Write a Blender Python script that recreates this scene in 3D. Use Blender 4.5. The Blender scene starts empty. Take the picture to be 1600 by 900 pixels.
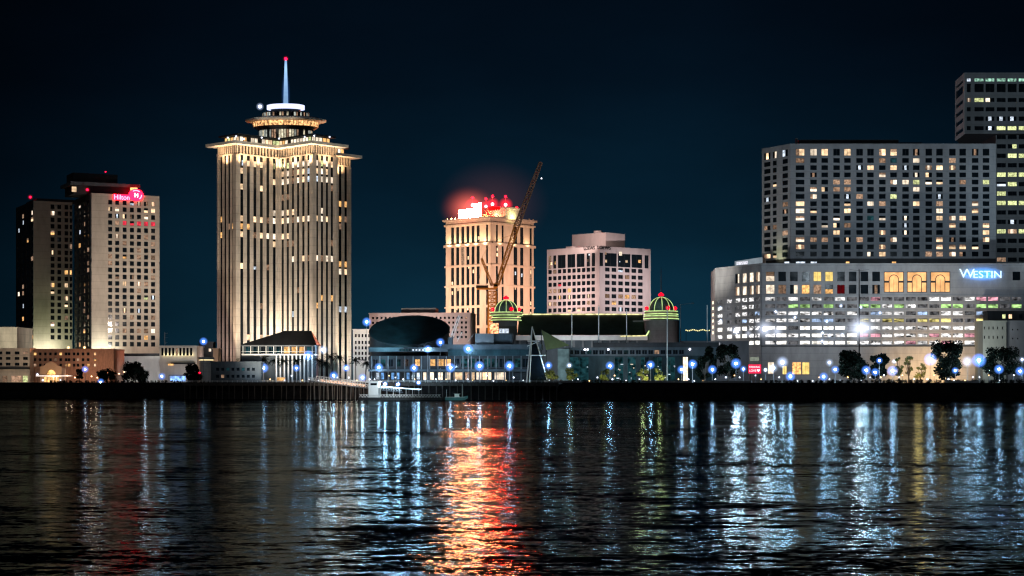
import bpy, bmesh, math, random
from mathutils import Vector, Matrix
R = math.radians
rnd = random.Random(7)
scene = bpy.context.scene
COL = scene.collection
F, HZ, CZ = 2740.0, 594.0, 8.5        # surveyed bearings: focal length in photo pixels, horizon row, eye height above the river (m)
GZ = 7.3                              # city ground level above the river
def PX(px, Y): return (px - 800.0) / F * Y
def PZ(py, Y): return CZ + (HZ - py) / F * Y
def bank_y(px): return 840.0 - (px + 40.0) / 1680.0 * 150.0

# ------------------------------------------------------------------ materials
MATS = {}
def newmat(name):
    m = bpy.data.materials.new(name); m.use_nodes = True
    nt = m.node_tree; nt.nodes.clear()
    out = nt.nodes.new('ShaderNodeOutputMaterial')
    return m, nt, out
def surf(name, col, rough=0.8, var=0.25, scale=0.25, joint=0.0, metal=0.0, spec=0.3):
    """painted / stone / concrete surface with blotchy weathering and optional panel joints"""
    if name in MATS: return MATS[name]
    m, nt, out = newmat(name)
    N = nt.nodes; L = nt.links
    tc = N.new('ShaderNodeTexCoord')
    n1 = N.new('ShaderNodeTexNoise'); n1.inputs['Scale'].default_value = scale; n1.inputs['Detail'].default_value = 6; n1.inputs['Roughness'].default_value = 0.65
    mp = N.new('ShaderNodeMapping'); mp.inputs['Scale'].default_value = (1, 1, 0.35)
    L.new(tc.outputs['Object'], mp.inputs[0]); L.new(mp.outputs[0], n1.inputs['Vector'])
    ramp = N.new('ShaderNodeMapRange'); ramp.inputs[1].default_value = 0.3; ramp.inputs[2].default_value = 0.7
    ramp.inputs[3].default_value = 1.0 - var; ramp.inputs[4].default_value = 1.0 + var
    L.new(n1.outputs[0], ramp.inputs[0])
    mul = N.new('ShaderNodeVectorMath'); mul.operation = 'SCALE'; mul.inputs[0].default_value = col[:3]
    L.new(ramp.outputs[0], mul.inputs['Scale'])
    src = mul.outputs[0]
    if joint:
        sx = N.new('ShaderNodeSeparateXYZ'); L.new(tc.outputs['Object'], sx.inputs[0])
        mo = N.new('ShaderNodeMath'); mo.operation = 'FRACT'
        dv = N.new('ShaderNodeMath'); dv.operation = 'DIVIDE'; dv.inputs[1].default_value = joint
        L.new(sx.outputs[2], dv.inputs[0]); L.new(dv.outputs[0], mo.inputs[0])
        gt = N.new('ShaderNodeMapRange'); gt.inputs[1].default_value = 0.0; gt.inputs[2].default_value = 0.09
        gt.inputs[3].default_value = 0.72; gt.inputs[4].default_value = 1.0
        L.new(mo.outputs[0], gt.inputs[0])
        m2 = N.new('ShaderNodeVectorMath'); m2.operation = 'SCALE'
        L.new(src, m2.inputs[0]); L.new(gt.outputs[0], m2.inputs['Scale']); src = m2.outputs[0]
    b = N.new('ShaderNodeBsdfPrincipled'); b.inputs['Roughness'].default_value = rough; b.inputs['Metallic'].default_value = metal
    b.inputs['Specular IOR Level'].default_value = spec
    L.new(src, b.inputs['Base Color']); L.new(b.outputs[0], out.inputs[0])
    MATS[name] = m; return m
def glow(name, col, strength, var=0.0, scale=0.8, sample=False, objvar=0.0, stretch=(1, 1, 1)):
    """luminous surface: lamp glass or a lit room seen through its window, uneven inside"""
    if name in MATS: return MATS[name]
    m, nt, out = newmat(name); N = nt.nodes; L = nt.links
    e = N.new('ShaderNodeEmission'); e.inputs[0].default_value = (*col[:3], 1); e.inputs[1].default_value = strength
    val = None
    if var:
        tc = N.new('ShaderNodeTexCoord'); oi = N.new('ShaderNodeObjectInfo')
        mp = N.new('ShaderNodeMapping'); mp.inputs['Scale'].default_value = stretch
        ad = N.new('ShaderNodeVectorMath'); ad.operation = 'ADD'
        L.new(tc.outputs['Object'], mp.inputs[0]); L.new(mp.outputs[0], ad.inputs[0])
        sc = N.new('ShaderNodeMath'); sc.operation = 'MULTIPLY'; sc.inputs[1].default_value = 97.0
        L.new(oi.outputs['Random'], sc.inputs[0]); L.new(sc.outputs[0], ad.inputs[1])
        n = N.new('ShaderNodeTexNoise'); n.inputs['Scale'].default_value = scale; n.inputs['Detail'].default_value = 3
        L.new(ad.outputs[0], n.inputs['Vector'])
        mr = N.new('ShaderNodeMapRange'); mr.inputs[1].default_value = 0.35; mr.inputs[2].default_value = 0.65
        mr.inputs[3].default_value = strength * (1 - var); mr.inputs[4].default_value = strength * (1 + var)
        L.new(n.outputs[0], mr.inputs[0]); val = mr.outputs[0]
        if objvar:
            m3 = N.new('ShaderNodeMapRange'); m3.inputs[3].default_value = 1 - objvar; m3.inputs[4].default_value = 1 + objvar
            L.new(oi.outputs['Random'], m3.inputs[0])
            mu = N.new('ShaderNodeMath'); mu.operation = 'MULTIPLY'; L.new(val, mu.inputs[0]); L.new(m3.outputs[0], mu.inputs[1]); val = mu.outputs[0]
        L.new(val, e.inputs[1])
    L.new(e.outputs[0], out.inputs[0])
    m.cycles.emission_sampling = 'FRONT' if sample else 'NONE'
    MATS[name] = m; return m
def bloom(name, col, k, power=3.0):  # self-lit ball stands in for the bloom around a light
    """painted bloom around a light: emission falling off from the middle of the object"""
    if name in MATS: return MATS[name]
    m, nt, out = newmat(name); N = nt.nodes; L = nt.links
    tc = N.new('ShaderNodeTexCoord'); ln = N.new('ShaderNodeVectorMath'); ln.operation = 'LENGTH'
    L.new(tc.outputs['Object'], ln.inputs[0])
    mr = N.new('ShaderNodeMapRange'); mr.inputs[1].default_value = 0; mr.inputs[2].default_value = 1; mr.inputs[3].default_value = 1; mr.inputs[4].default_value = 0
    L.new(ln.outputs['Value'], mr.inputs[0])
    pw = N.new('ShaderNodeMath'); pw.operation = 'POWER'; pw.inputs[1].default_value = power; L.new(mr.outputs[0], pw.inputs[0])
    ml = N.new('ShaderNodeMath'); ml.operation = 'MULTIPLY'; ml.inputs[1].default_value = k; L.new(pw.outputs[0], ml.inputs[0])
    e = N.new('ShaderNodeEmission'); e.inputs[0].default_value = (*col, 1); L.new(ml.outputs[0], e.inputs[1])
    L.new(e.outputs[0], out.inputs['Volume'])
    m.cycles.emission_sampling = 'NONE'
    MATS[name] = m; return m

CONC = surf('grey_concrete', (0.30, 0.30, 0.31), joint=3.8)
STONE = surf('beige_precast', (0.46, 0.40, 0.33), var=0.18, joint=3.9)
CREAM = surf('cream_piers', (0.56, 0.49, 0.42), var=0.28, joint=4.16)
TAN = surf('tan_stucco', (0.48, 0.36, 0.28), var=0.15)
PINK = surf('pale_pinkish_precast', (0.46, 0.375, 0.37), var=0.12)
WHITE = surf('white_paint', (0.7, 0.7, 0.68), var=0.12)
BRICK = surf('red_brown_brick', (0.30, 0.17, 0.12), var=0.25, scale=1.5, joint=0.6)
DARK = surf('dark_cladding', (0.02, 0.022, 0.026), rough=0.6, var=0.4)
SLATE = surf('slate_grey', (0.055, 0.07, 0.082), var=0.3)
BLACKISH = surf('black_steel', (0.012, 0.013, 0.015), rough=0.5)
TEAL = surf('dark_teal_metal', (0.018, 0.045, 0.055), rough=0.35, var=0.6, metal=0.4, scale=0.2, joint=1.1)
GREY = surf('mid_grey_paint', (0.13, 0.14, 0.15), var=0.2)
ORANGE = surf('orange_crane_paint', (0.50, 0.23, 0.06), var=0.2)
GREENROOF = surf('dark_green_roof', (0.03, 0.055, 0.05), rough=0.5, var=0.4, joint=1.2)
TIMBER = surf('wet_timber', (0.05, 0.045, 0.04), var=0.5, scale=1.0)
GROUND = surf('asphalt', (0.03, 0.03, 0.032), var=0.4, scale=0.05)
TRUNK = surf('bark', (0.06, 0.045, 0.035), var=0.4, scale=2)
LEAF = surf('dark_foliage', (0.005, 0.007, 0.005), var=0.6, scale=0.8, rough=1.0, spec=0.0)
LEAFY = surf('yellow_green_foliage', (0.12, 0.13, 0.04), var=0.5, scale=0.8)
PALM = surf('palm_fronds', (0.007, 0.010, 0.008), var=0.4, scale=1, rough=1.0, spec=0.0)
def glassmat(name, col, rough):
    m, nt, out = newmat(name); b = nt.nodes.new('ShaderNodeBsdfPrincipled')
    n = nt.nodes.new('ShaderNodeTexNoise'); n.inputs['Scale'].default_value = 0.4
    tc = nt.nodes.new('ShaderNodeTexCoord'); nt.links.new(tc.outputs['Object'], n.inputs['Vector'])
    mr = nt.nodes.new('ShaderNodeMapRange'); mr.inputs[3].default_value = rough * 0.5; mr.inputs[4].default_value = rough * 1.5
    nt.links.new(n.outputs[0], mr.inputs[0]); nt.links.new(mr.outputs[0], b.inputs['Roughness'])
    b.inputs['Base Color'].default_value = (*col, 1); b.inputs['Specular IOR Level'].default_value = 0.5
    nt.links.new(b.outputs[0], out.inputs[0]); MATS[name] = m; return m
GLASS = glassmat('dark_window_glass', (0.006, 0.010, 0.014), 0.12)
FRAME = surf('window_frame', (0.05, 0.05, 0.055), var=0.1)
LW = glow('lit_warm_room', (1.0, 0.68, 0.40), 1.35, 0.4, 0.5, objvar=0.35)
LP = glow('lit_pale_room', (1.0, 0.82, 0.62), 1.3, 0.4, 0.5, objvar=0.35)
LO = glow('lit_amber_room', (1.0, 0.52, 0.18), 1.1, 0.5, 0.9, objvar=0.35)
LD = glow('lit_dim_room', (1.0, 0.6, 0.38), 0.28, 0.6, 0.9, objvar=0.5)
LC = glow('lit_cool_room', (0.75, 0.86, 1.0), 1.0, 0.5, 0.9, objvar=0.35)
LG = glow('lit_office_strip', (0.85, 0.92, 0.42), 0.95, 0.5, 1.2, objvar=0.3)
LR = glow('red_pane_glow', (1.0, 0.05, 0.09), 0.75, 0.4, 0.9, objvar=0.3)  # glowing panes stand in for the sign's red reflection
LT = glow('lit_teal_glass', (0.08, 0.35, 0.42), 0.11, 0.8, 0.5, objvar=0.5)

# ------------------------------------------------------------------ mesh builder
class Fac:
    """vertical facade plane between two ground points, left to right as seen from the river"""
    def __init__(s, A, B):
        s.A = Vector((A[0], A[1], 0)); s.B = Vector((B[0], B[1], 0))
        d = s.B - s.A; s.len = d.length; s.u = d.normalized(); s.n = Vector((s.u.y, -s.u.x, 0))
        s.rz = math.atan2(s.u.y, s.u.x)
    def s_of(s, px):
        k = (px - 800.0) / F
        return (k * s.A.y - s.A.x) / (s.u.x - k * s.u.y)
    def z_of(s, px, py):
        a = s.s_of(px); return PZ(py, (s.A + s.u * a).y)
    def pt(s, a, z, d=0.0):
        p = s.A + s.u * a + s.n * d; return Vector((p.x, p.y, z))
def pfac(pa, Ya, pb, Yb): return Fac((PX(pa, Ya), Ya), (PX(pb, Yb), Yb))

class MB:
    def __init__(s): s.v = []; s.f = []; s.m = []; s.mats = []
    def mi(s, mat):
        if mat not in s.mats: s.mats.append(mat)
        return s.mats.index(mat)
    def add(s, vs, fs, mat=None):
        o = len(s.v); s.v += [tuple(p) for p in vs]; k = s.mi(mat)
        for f in fs: s.f.append([o + i for i in f]); s.m.append(k)
    def hexa(s, p, mat):   # p: 4 bottom ccw, 4 top
        s.add(p, [(3, 2, 1, 0), (4, 5, 6, 7), (0, 1, 5, 4), (1, 2, 6, 5), (2, 3, 7, 6), (3, 0, 4, 7)], mat)
    def fbox(s, fc, a0, a1, z0, z1, d0, d1, mat):
        if a1 - a0 < 1e-3 or z1 - z0 < 1e-3: return
        q = [fc.pt(a0, z0, d1), fc.pt(a1, z0, d1), fc.pt(a1, z0, d0), fc.pt(a0, z0, d0)]
        s.hexa(q + [Vector((p.x, p.y, z1)) for p in q], mat)
    def box(s, x0, x1, y0, y1, z0, z1, mat):
        q = [(x0, y0, z0), (x1, y0, z0), (x1, y1, z0), (x0, y1, z0)]
        s.hexa(q + [(a, b, z1) for a, b, _ in q], mat)
    def prism(s, poly, z0, z1, mat, top=None):
        n = len(poly)
        if sum(poly[i][0] * poly[(i + 1) % n][1] - poly[(i + 1) % n][0] * poly[i][1] for i in range(n)) < 0: poly = poly[::-1]
        vs = [(p[0], p[1], z0) for p in poly] + [(p[0], p[1], z1) for p in poly]
        s.add(vs, [tuple(range(n))[::-1], tuple(range(n, 2 * n))] + [(i, (i + 1) % n, n + (i + 1) % n, n + i) for i in range(n)], mat)
    def tube(s, p0, p1, r0, r1, mat, seg=8, caps=True):
        p0 = Vector(p0); p1 = Vector(p1); d = (p1 - p0)
        if d.length < 1e-6: return
        d.normalize(); a = d.orthogonal().normalized(); b = d.cross(a)
        vs = []
        for p, r in ((p0, r0), (p1, r1)):
            for i in range(seg):
                t = 2 * math.pi * i / seg; vs.append(p + (a * math.cos(t) + b * math.sin(t)) * r)
        fs = [(i, (i + 1) % seg, seg + (i + 1) % seg, seg + i) for i in range(seg)]
        if caps: fs += [tuple(range(seg))[::-1], tuple(range(seg, 2 * seg))]
        s.add(vs, fs, mat)
    def lathe(s, prof, c, mat, seg=32, a0=0, a1=2 * math.pi, ky=1.0):
        full = abs(a1 - a0 - 2 * math.pi) < 1e-6
        n = seg if full else seg + 1; vs = []
        for r, z in prof:
            for i in range(n):
                t = a0 + (a1 - a0) * i / seg; vs.append((c[0] + r * math.cos(t), c[1] + ky * r * math.sin(t), z))
        fs = []
        for j in range(len(prof) - 1):
            for i in range(seg):
                i2 = (i + 1) % n; fs.append((j * n + i, j * n + i2, (j + 1) * n + i2, (j + 1) * n + i))
        s.add(vs, fs, mat)
    def disc(s, c, r, z, mat, seg=32):
        s.add([(c[0] + r * math.cos(2 * math.pi * i / seg), c[1] + r * math.sin(2 * math.pi * i / seg), z) for i in range(seg)], [tuple(range(seg))], mat)
    def sphere(s, c, r, mat, seg=12, rings=8, sz=1.0):
        prof = [(max(1e-3, r * math.sin(math.pi * j / rings)), c[2] - r * sz * math.cos(math.pi * j / rings)) for j in range(rings + 1)]
        s.lathe(prof, c, mat, seg)
    def build(s, name, parent=None, loc=None):
        me = bpy.data.meshes.new(name)
        L = Vector(loc) if loc is not None else None
        vs = [tuple(Vector(p) - L) for p in s.v] if L is not None else s.v
        me.from_pydata(vs, [], s.f)
        for m in s.mats: me.materials.append(m)
        me.polygons.foreach_set('material_index', s.m); me.update()
        o = bpy.data.objects.new(name, me); COL.objects.link(o)
        if L is not None: o.location = L
        if parent is not None: put(o, parent)
        return o
def put(o, parent):
    # everything is placed in world terms, so a parent's world matrix is its own basis
    o.parent = parent; o.matrix_parent_inverse = parent.matrix_basis.inverted()
def thing(name, label, cat, loc=(0, 0, 0), group=None):
    o = bpy.data.objects.new(name, None); COL.objects.link(o); o.location = loc; o.empty_display_size = 2
    o['label'] = label; o['category'] = cat
    if group: o['group'] = group
    return o
def tag(o, label, cat, group=None, kind=None):
    o['label'] = label; o['category'] = cat
    if group: o['group'] = group
    if kind: o['kind'] = kind
    return o
def struct(o): o['kind'] = 'structure'; return o

PANES = {}
def pane_mesh(w, h, lit, var):
    """window with a frame, a middle bar and a lit (or dark) pane; var says which part of the room shows light"""
    w = round(w, 1); h = round(h, 1)
    k = (w, h, lit.name, var)
    if k in PANES: return PANES[k]
    mb = MB(); t = 0.09
    def q(x0, x1, z0, z1, y, mat): mb.add([(x0, y, z0), (x1, y, z0), (x1, y, z1), (x0, y, z1)], [(0, 1, 2, 3)], mat)
    X0, X1, Z0, Z1 = t, w - t, t, h - t
    if var == 0: q(X0, X1, Z0, Z1, 0, lit)
    else:
        c = (X0 + X1) / 2; zc = Z0 + (Z1 - Z0) * 0.5
        if var == 1: q(X0, c, Z0, Z1, 0, lit); q(c, X1, Z0, Z1, 0, GLASS)
        if var == 2: q(X0, c, Z0, Z1, 0, GLASS); q(c, X1, Z0, Z1, 0, lit)
        if var == 3: q(X0, X1, Z0, zc, 0, lit); q(X0, X1, zc, Z1, 0, GLASS)
        if var == 5:      # blind drawn part of the way down
            zb = Z0 + (Z1 - Z0) * 0.55; q(X0, X1, Z0, zb, 0, lit); q(X0, X1, zb, Z1, 0, LDB)
        if var == 6:      # curtain at one side
            xc = X0 + (X1 - X0) * 0.4; q(X0, xc, Z0, Z1, 0, LDB); q(xc, X1, Z0, Z1, 0, lit)
        if var == 7:      # curtains both sides, gap of bright room
            xa = X0 + (X1 - X0) * 0.3; xb = X0 + (X1 - X0) * 0.62; q(X0, xa, Z0, Z1, 0, LDB); q(xa, xb, Z0, Z1, 0, lit); q(xb, X1, Z0, Z1, 0, LDB)
        if var == 4:
            a = X0 + (X1 - X0) * 0.3; b = X0 + (X1 - X0) * 0.68
            q(X0, a, Z0, Z1, 0, GLASS); q(a, b, Z0, Z1, 0, lit); q(b, X1, Z0, Z1, 0, GLASS)
    q(0, w, 0, t, -0.04, FRAME); q(0, w, h - t, h, -0.04, FRAME); q(0, t, t, h - t, -0.04, FRAME); q(w - t, w, t, h - t, -0.04, FRAME)
    if w > 1.6 and var in (0, 1, 2): q(w / 2 - 0.05, w / 2 + 0.05, t, h - t, -0.03, FRAME)
    me = bpy.data.meshes.new('window')
    me.from_pydata(mb.v, [], mb.f)
    for m in mb.mats: me.materials.append(m)
    me.polygons.foreach_set('material_index', mb.m); me.update()
    PANES[k] = me; return me

LDB = glow('curtained_glow', (1.0, 0.62, 0.40), 0.30, 0.6, 1.1, objvar=0.6)
self_r = random.Random(77)
class Building:
    def __init__(s, name, label, cat, loc, group=None):
        s.root = thing(name, label, cat, loc, group); s.wall = MB(); s.panes = []
    def grid(s, fc, cols, rows, a0, a1, z0, z1, d, mat, lit=None, var=None, skip=None, pane_d=0.1, span_mat=None, wname='window', flush=0.08):
        """piers and spandrels standing proud of the core; an opening for every column x row; each opening gets a pane"""
        cols = sorted(cols); rows = sorted(rows)
        edges = [a0] + [x for c in cols for x in c] + [a1]
        for i in range(0, len(edges), 2): s.wall.fbox(fc, edges[i], edges[i + 1], z0, z1, 0, d, mat)
        zed = [z0] + [x for r in rows for x in r] + [z1]
        for c in cols:
            for i in range(0, len(zed), 2): s.wall.fbox(fc, c[0], c[1], zed[i], zed[i + 1], 0, d - flush, span_mat or mat)
        nr = len(rows)
        for i, c in enumerate(cols):
            for j, r in enumerate(rows):
                key = (i, nr - 1 - j)            # row 0 is the topmost
                if skip and key in skip: continue
                l = (lit or {}).get(key); v = 0
                if isinstance(l, tuple): l, v = l
                elif l in (LW, LP, LO) and wname == 'window': v = self_r.choice((0, 0, 0, 5, 5, 6, 7))
                elif l is None and wname == 'window' and self_r.random() < 0.05: l = LDB
                s.panes.append((fc, c[0], c[1], r[0], r[1], pane_d, l or GLASS, v, wname))
    def finish(s, wallname='wall', limit=100):
        w = s.wall.build(wallname, s.root)
        area = lambda p: round((p[2] - p[1]) * (p[4] - p[3]) * abs(p[0].n.y) / 2.0)
        ps = sorted(s.panes, key=lambda p: (-area(p), p[6] is GLASS))
        if len(ps) > limit:      # even sizes: keep every lit window, then the rest of the same size
            ps = sorted(ps, key=lambda p: (p[6] in (GLASS, LDB), -area(p)))
        for fc, a0, a1, z0, z1, d, m, v, wn in ps[:limit]:
            o = bpy.data.objects.new(wn, pane_mesh(a1 - a0, z1 - z0, m, v)); COL.objects.link(o)
            o.location = fc.pt(a0, z0, d); o.rotation_euler = (0, 0, fc.rz); put(o, s.root)
        rest = ps[limit:]
        if rest:
            mb = MB()
            for fc, a0, a1, z0, z1, d, m, v, wn in rest:
                mb.add([fc.pt(a0, z0, d), fc.pt(a1, z0, d), fc.pt(a1, z1, d), fc.pt(a0, z1, d)], [(0, 1, 2, 3)], m)
            o = mb.build(rest[0][8], s.root); o['kind'] = 'stuff'
        return w
def at(name, cx, cz_, w, h): pass
def cells(fc, pxs, wpx):
    out = []
    for p in pxs:
        w = wpx if not isinstance(p, tuple) else p[1]; p = p if not isinstance(p, tuple) else p[0]
        out.append((fc.s_of(p - w / 2), fc.s_of(p + w / 2)))
    return out
def rows_at(fc, px, pys, hpx): return [(fc.z_of(px, y + hpx / 2), fc.z_of(px, y - hpx / 2)) for y in pys]

def text(body, size, fc, a, z, d, mat, parent, name='sign_lettering', extrude=0.12, align='CENTER', sx=1.0):
    cu = bpy.data.curves.new(name, 'FONT'); cu.body = body; cu.size = size; cu.extrude = extrude; cu.align_x = align; cu.align_y = 'CENTER'
    tmp = bpy.data.objects.new(name, cu); COL.objects.link(tmp)
    bpy.context.view_layer.update()
    me = bpy.data.meshes.new_from_object(tmp.evaluated_get(bpy.context.evaluated_depsgraph_get()))
    bpy.data.objects.remove(tmp)
    me.materials.clear(); me.materials.append(mat)
    o = bpy.data.objects.new(name, me); COL.objects.link(o)
    o.location = fc.pt(a, z, d); o.rotation_euler = (R(90), 0, fc.rz); o.scale = (sx, 1, 1)
    put(o, parent); return o
def spot(loc, target, power, col, angle, blend=0.6, r=0.6):  # one name for real floodlights and added fill spots alike
    l = bpy.data.lights.new('floodlight', 'SPOT'); l.energy = power; l.color = col; l.spot_size = R(angle); l.spot_blend = blend; l.shadow_soft_size = r
    o = bpy.data.objects.new('floodlight', l); COL.objects.link(o); o.location = loc
    o.rotation_euler = (Vector(target) - Vector(loc)).to_track_quat('-Z', 'Y').to_euler(); return o
def point(loc, power, col, r=0.3):
    l = bpy.data.lights.new('lamp_light', 'POINT'); l.energy = power; l.color = col; l.shadow_soft_size = r
    o = bpy.data.objects.new('lamp_light', l); COL.objects.link(o); o.location = loc; return o
ICO = {}
def globe(name, loc, r, mat, parent, sub=2, sz=1.0):
    k = (mat.name, sub)
    if k not in ICO:
        bm = bmesh.new(); bmesh.ops.create_icosphere(bm, subdivisions=sub, radius=1.0)
        me = bpy.data.meshes.new(name); bm.to_mesh(me); bm.free(); me.materials.append(mat)
        for p in me.polygons: p.use_smooth = True
        ICO[k] = me
    o = bpy.data.objects.new(name, ICO[k]); COL.objects.link(o); o.location = loc; o.scale = (r, r, r * sz)
    if parent is not None: put(o, parent)
    return o
RED = glow('red_aviation_lamp', (1.0, 0.004, 0.03), 9.0, sample=False)
RED_BLOOM = bloom('red_lamp_bloom', (1.0, 0.01, 0.05), 0.8, 2.0)
WARM_LAMP = glow('warm_lamp', (1.0, 0.62, 0.25), 6.0)
WARM_BLOOM = bloom('warm_lamp_bloom', (1.0, 0.45, 0.12), 0.5, 2.0)
BLUE_BLOOM = bloom('blue_lamp_bloom', (0.09, 0.27, 1.0), 0.85, 0.9)
WHITE_BLOOM = bloom('white_lamp_bloom', (0.55, 0.68, 1.0), 0.75, 1.6)
GLARE = bloom('white_glare_bloom', (0.72, 0.80, 1.0), 0.28, 2.2)  # glowing volume that paints the glare around a floodlight
LAMP = glow('blue_white_lamp', (0.48, 0.75, 1.0), 520.0, sample=True)
FLOOD = glow('flood_lamp_glass', (0.80, 0.90, 1.0), 1200.0, sample=True)

def flood_head(q, parent, h=0.8):
    m = MB(); x, y, z = q
    m.add([(x - h, y - .3, z - h), (x + h, y - .3, z - h), (x + h, y - .3, z + h), (x - h, y - .3, z + h)], [(0, 1, 2, 3)], FLOOD); m.build('lamp_head', parent)
    m = MB(); m.box(x - h - .15, x + h + .15, y - .28, y + .35, z - h - .15, z + h + .15, DARK); m.build('housing', parent)
def beacon(parent, px, py, Y, r=0.55, col='red', halo=1.7):
    p = (PX(px, Y), Y, PZ(py, Y))
    b = globe('beacon', p, r, RED if col == 'red' else WARM_LAMP, parent)
    globe('beacon_bloom', p, halo, RED_BLOOM if col == 'red' else WARM_BLOOM, b)
    return b
#=====SPLIT=====
# ------------------------------------------------------------------ the setting: river, ground, bank
def water_mat():
    m, nt, out = newmat('river_water'); N = nt.nodes; L = nt.links
    tc = N.new('ShaderNodeTexCoord')
    def noise(sc, det, scl, dist=0.0, rot=0.0):
        mp = N.new('ShaderNodeMapping'); mp.inputs['Scale'].default_value = scl; mp.inputs['Rotation'].default_value = (0, 0, rot)
        L.new(tc.outputs['Object'], mp.inputs[0])
        n = N.new('ShaderNodeTexNoise'); n.inputs['Scale'].default_value = sc; n.inputs['Detail'].default_value = det; n.inputs['Distortion'].default_value = dist
        n.inputs['Roughness'].default_value = 0.55
        L.new(mp.outputs[0], n.inputs['Vector']); return n
    def slope(n, ax, ay):
        s = N.new('ShaderNodeVectorMath'); s.operation = 'SUBTRACT'; s.inputs[1].default_value = (0.5, 0.5, 0.5); L.new(n.outputs['Color'], s.inputs[0])
        k = N.new('ShaderNodeVectorMath'); k.operation = 'MULTIPLY'; k.inputs[1].default_value = (ax, ay, 0); L.new(s.outputs[0], k.inputs[0]); return k.outputs[0]
    def vadd(a, b):
        k = N.new('ShaderNodeVectorMath'); k.operation = 'ADD'; L.new(a, k.inputs[0]); L.new(b, k.inputs[1]); return k.outputs[0]
    swell = slope(noise(1.0, 2.0, (0.030, 0.085, 1), 0.5), 0.06, 0.30)
    wave = slope(noise(1.0, 2.5, (0.45, 0.95, 1), 0.4, 0.10), 0.34, 0.44)
    rip = slope(noise(1.0, 2.0, (2.2, 3.0, 1), 0.2, -0.15), 0.50, 0.30)
    patch = noise(1.0, 3.0, (0.004, 0.016, 1), 0.8)
    pr = N.new('ShaderNodeMapRange'); pr.inputs[1].default_value = 0.36; pr.inputs[2].default_value = 0.64; pr.inputs[3].default_value = 0.25; pr.inputs[4].default_value = 1.55
    L.new(patch.outputs[0], pr.inputs[0])
    # calmer water in the lee of the far bank, wind-ruffled mid-river
    sy = N.new('ShaderNodeSeparateXYZ'); L.new(tc.outputs['Object'], sy.inputs[0])
    wob = noise(1.0, 2.0, (0.006, 0.004, 1), 0.5)
    wm = N.new('ShaderNodeMath'); wm.operation = 'MULTIPLY_ADD'; wm.inputs[1].default_value = 260.0; L.new(wob.outputs[0], wm.inputs[0]); L.new(sy.outputs[1], wm.inputs[2])
    lee = N.new('ShaderNodeMapRange'); lee.interpolation_type = 'SMOOTHSTEP'; lee.inputs[1].default_value = 470.0; lee.inputs[2].default_value = 570.0; lee.inputs[3].default_value = 1.0; lee.inputs[4].default_value = 0.72
    L.new(wm.outputs[0], lee.inputs[0])
    pl = N.new('ShaderNodeMath'); pl.operation = 'MULTIPLY'; L.new(pr.outputs[0], pl.inputs[0]); L.new(lee.outputs[0], pl.inputs[1])
    tot = vadd(vadd(swell, wave), rip)
    sc = N.new('ShaderNodeVectorMath'); sc.operation = 'SCALE'; L.new(tot, sc.inputs[0]); L.new(pl.outputs[0], sc.inputs['Scale'])
    up = N.new('ShaderNodeVectorMath'); up.operation = 'ADD'; up.inputs[1].default_value = (0, 0, 1); L.new(sc.outputs[0], up.inputs[0])
    nn = N.new('ShaderNodeVectorMath'); nn.operation = 'NORMALIZE'; L.new(up.outputs[0], nn.inputs[0])
    d = N.new('ShaderNodeBsdfDiffuse'); d.inputs[0].default_value = (0.0015, 0.003, 0.004, 1)
    g = N.new('ShaderNodeBsdfGlossy'); g.inputs['Color'].default_value = (0.78, 0.96, 1.0, 1); g.inputs['Roughness'].default_value = 0.07
    fr = N.new('ShaderNodeFresnel'); fr.inputs['IOR'].default_value = 1.33
    k = N.new('ShaderNodeMath'); k.operation = 'MULTIPLY'; k.inputs[1].default_value = 0.20      # turns the whole reflection down
    mx = N.new('ShaderNodeMixShader')
    L.new(nn.outputs[0], g.inputs['Normal']); L.new(nn.outputs[0], fr.inputs['Normal']); L.new(fr.outputs[0], k.inputs[0]); L.new(k.outputs[0], mx.inputs[0])
    L.new(d.outputs[0], mx.inputs[1]); L.new(g.outputs[0], mx.inputs[2]); L.new(mx.outputs[0], out.inputs[0])
    return m
WATER = water_mat()
mb = MB(); xs = [-6000, -40, 6000]
PB0, PB1 = -2600, 4200      # the bank line runs far past the frame
def bank_pt(px): return (PX(px, bank_y(px)), bank_y(px))
bl, br = bank_pt(-60), bank_pt(1660)
dx, dy = br[0] - bl[0], br[1] - bl[1]
BL = (bl[0] - dx * 3.5, bl[1] - dy * 3.5); BR = (br[0] + dx * 3.5, br[1] + dy * 3.5)
mb.add([(-3000, -300, 0), (3000, -300, 0), (3000, 1500, 0), (-3000, 1500, 0)], [(0, 1, 2, 3)], WATER)
struct(mb.build('river_water'))
mb = MB()
mb.add([(BL[0], BL[1] + 3, GZ), (BR[0], BR[1] + 3, GZ), (9000, 12000, GZ), (-9000, 12000, GZ)], [(0, 1, 2, 3)], GROUND)
struct(mb.build('ground'))
BANK = Fac(BL, BR)
mb = MB()    # stepped rock and sheet-pile bank
prof = [(-6.0, -1.0), (-2.5, 0.9), (0.0, 3.6), (0.9, 5.8), (1.4, GZ + 0.15), (-3.5 + 9, GZ + 0.15)]
nseg = 240; vs = []
r2 = random.Random(3)
for i in range(nseg + 1):
    a = BANK.len * i / nseg
    for j, (d, z) in enumerate(prof):
        jd = r2.uniform(-0.5, 0.5) if j in (1, 2, 3) else 0; jz = r2.uniform(-0.25, 0.25) if j in (1, 2, 3) else 0
        p = BANK.pt(a, z + jz, -d + jd); vs.append(p)
k = len(prof); fs = []
for i in range(nseg):
    for j in range(k - 1): fs.append((i * k + j, (i + 1) * k + j, (i + 1) * k + j + 1, i * k + j + 1))
BANKM = surf('wet_bank_rock', (0.010, 0.010, 0.011), rough=0.9, var=0.6, scale=0.4, spec=0.1)
mb.add(vs, fs, BANKM)
struct(mb.build('river_bank'))
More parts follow.
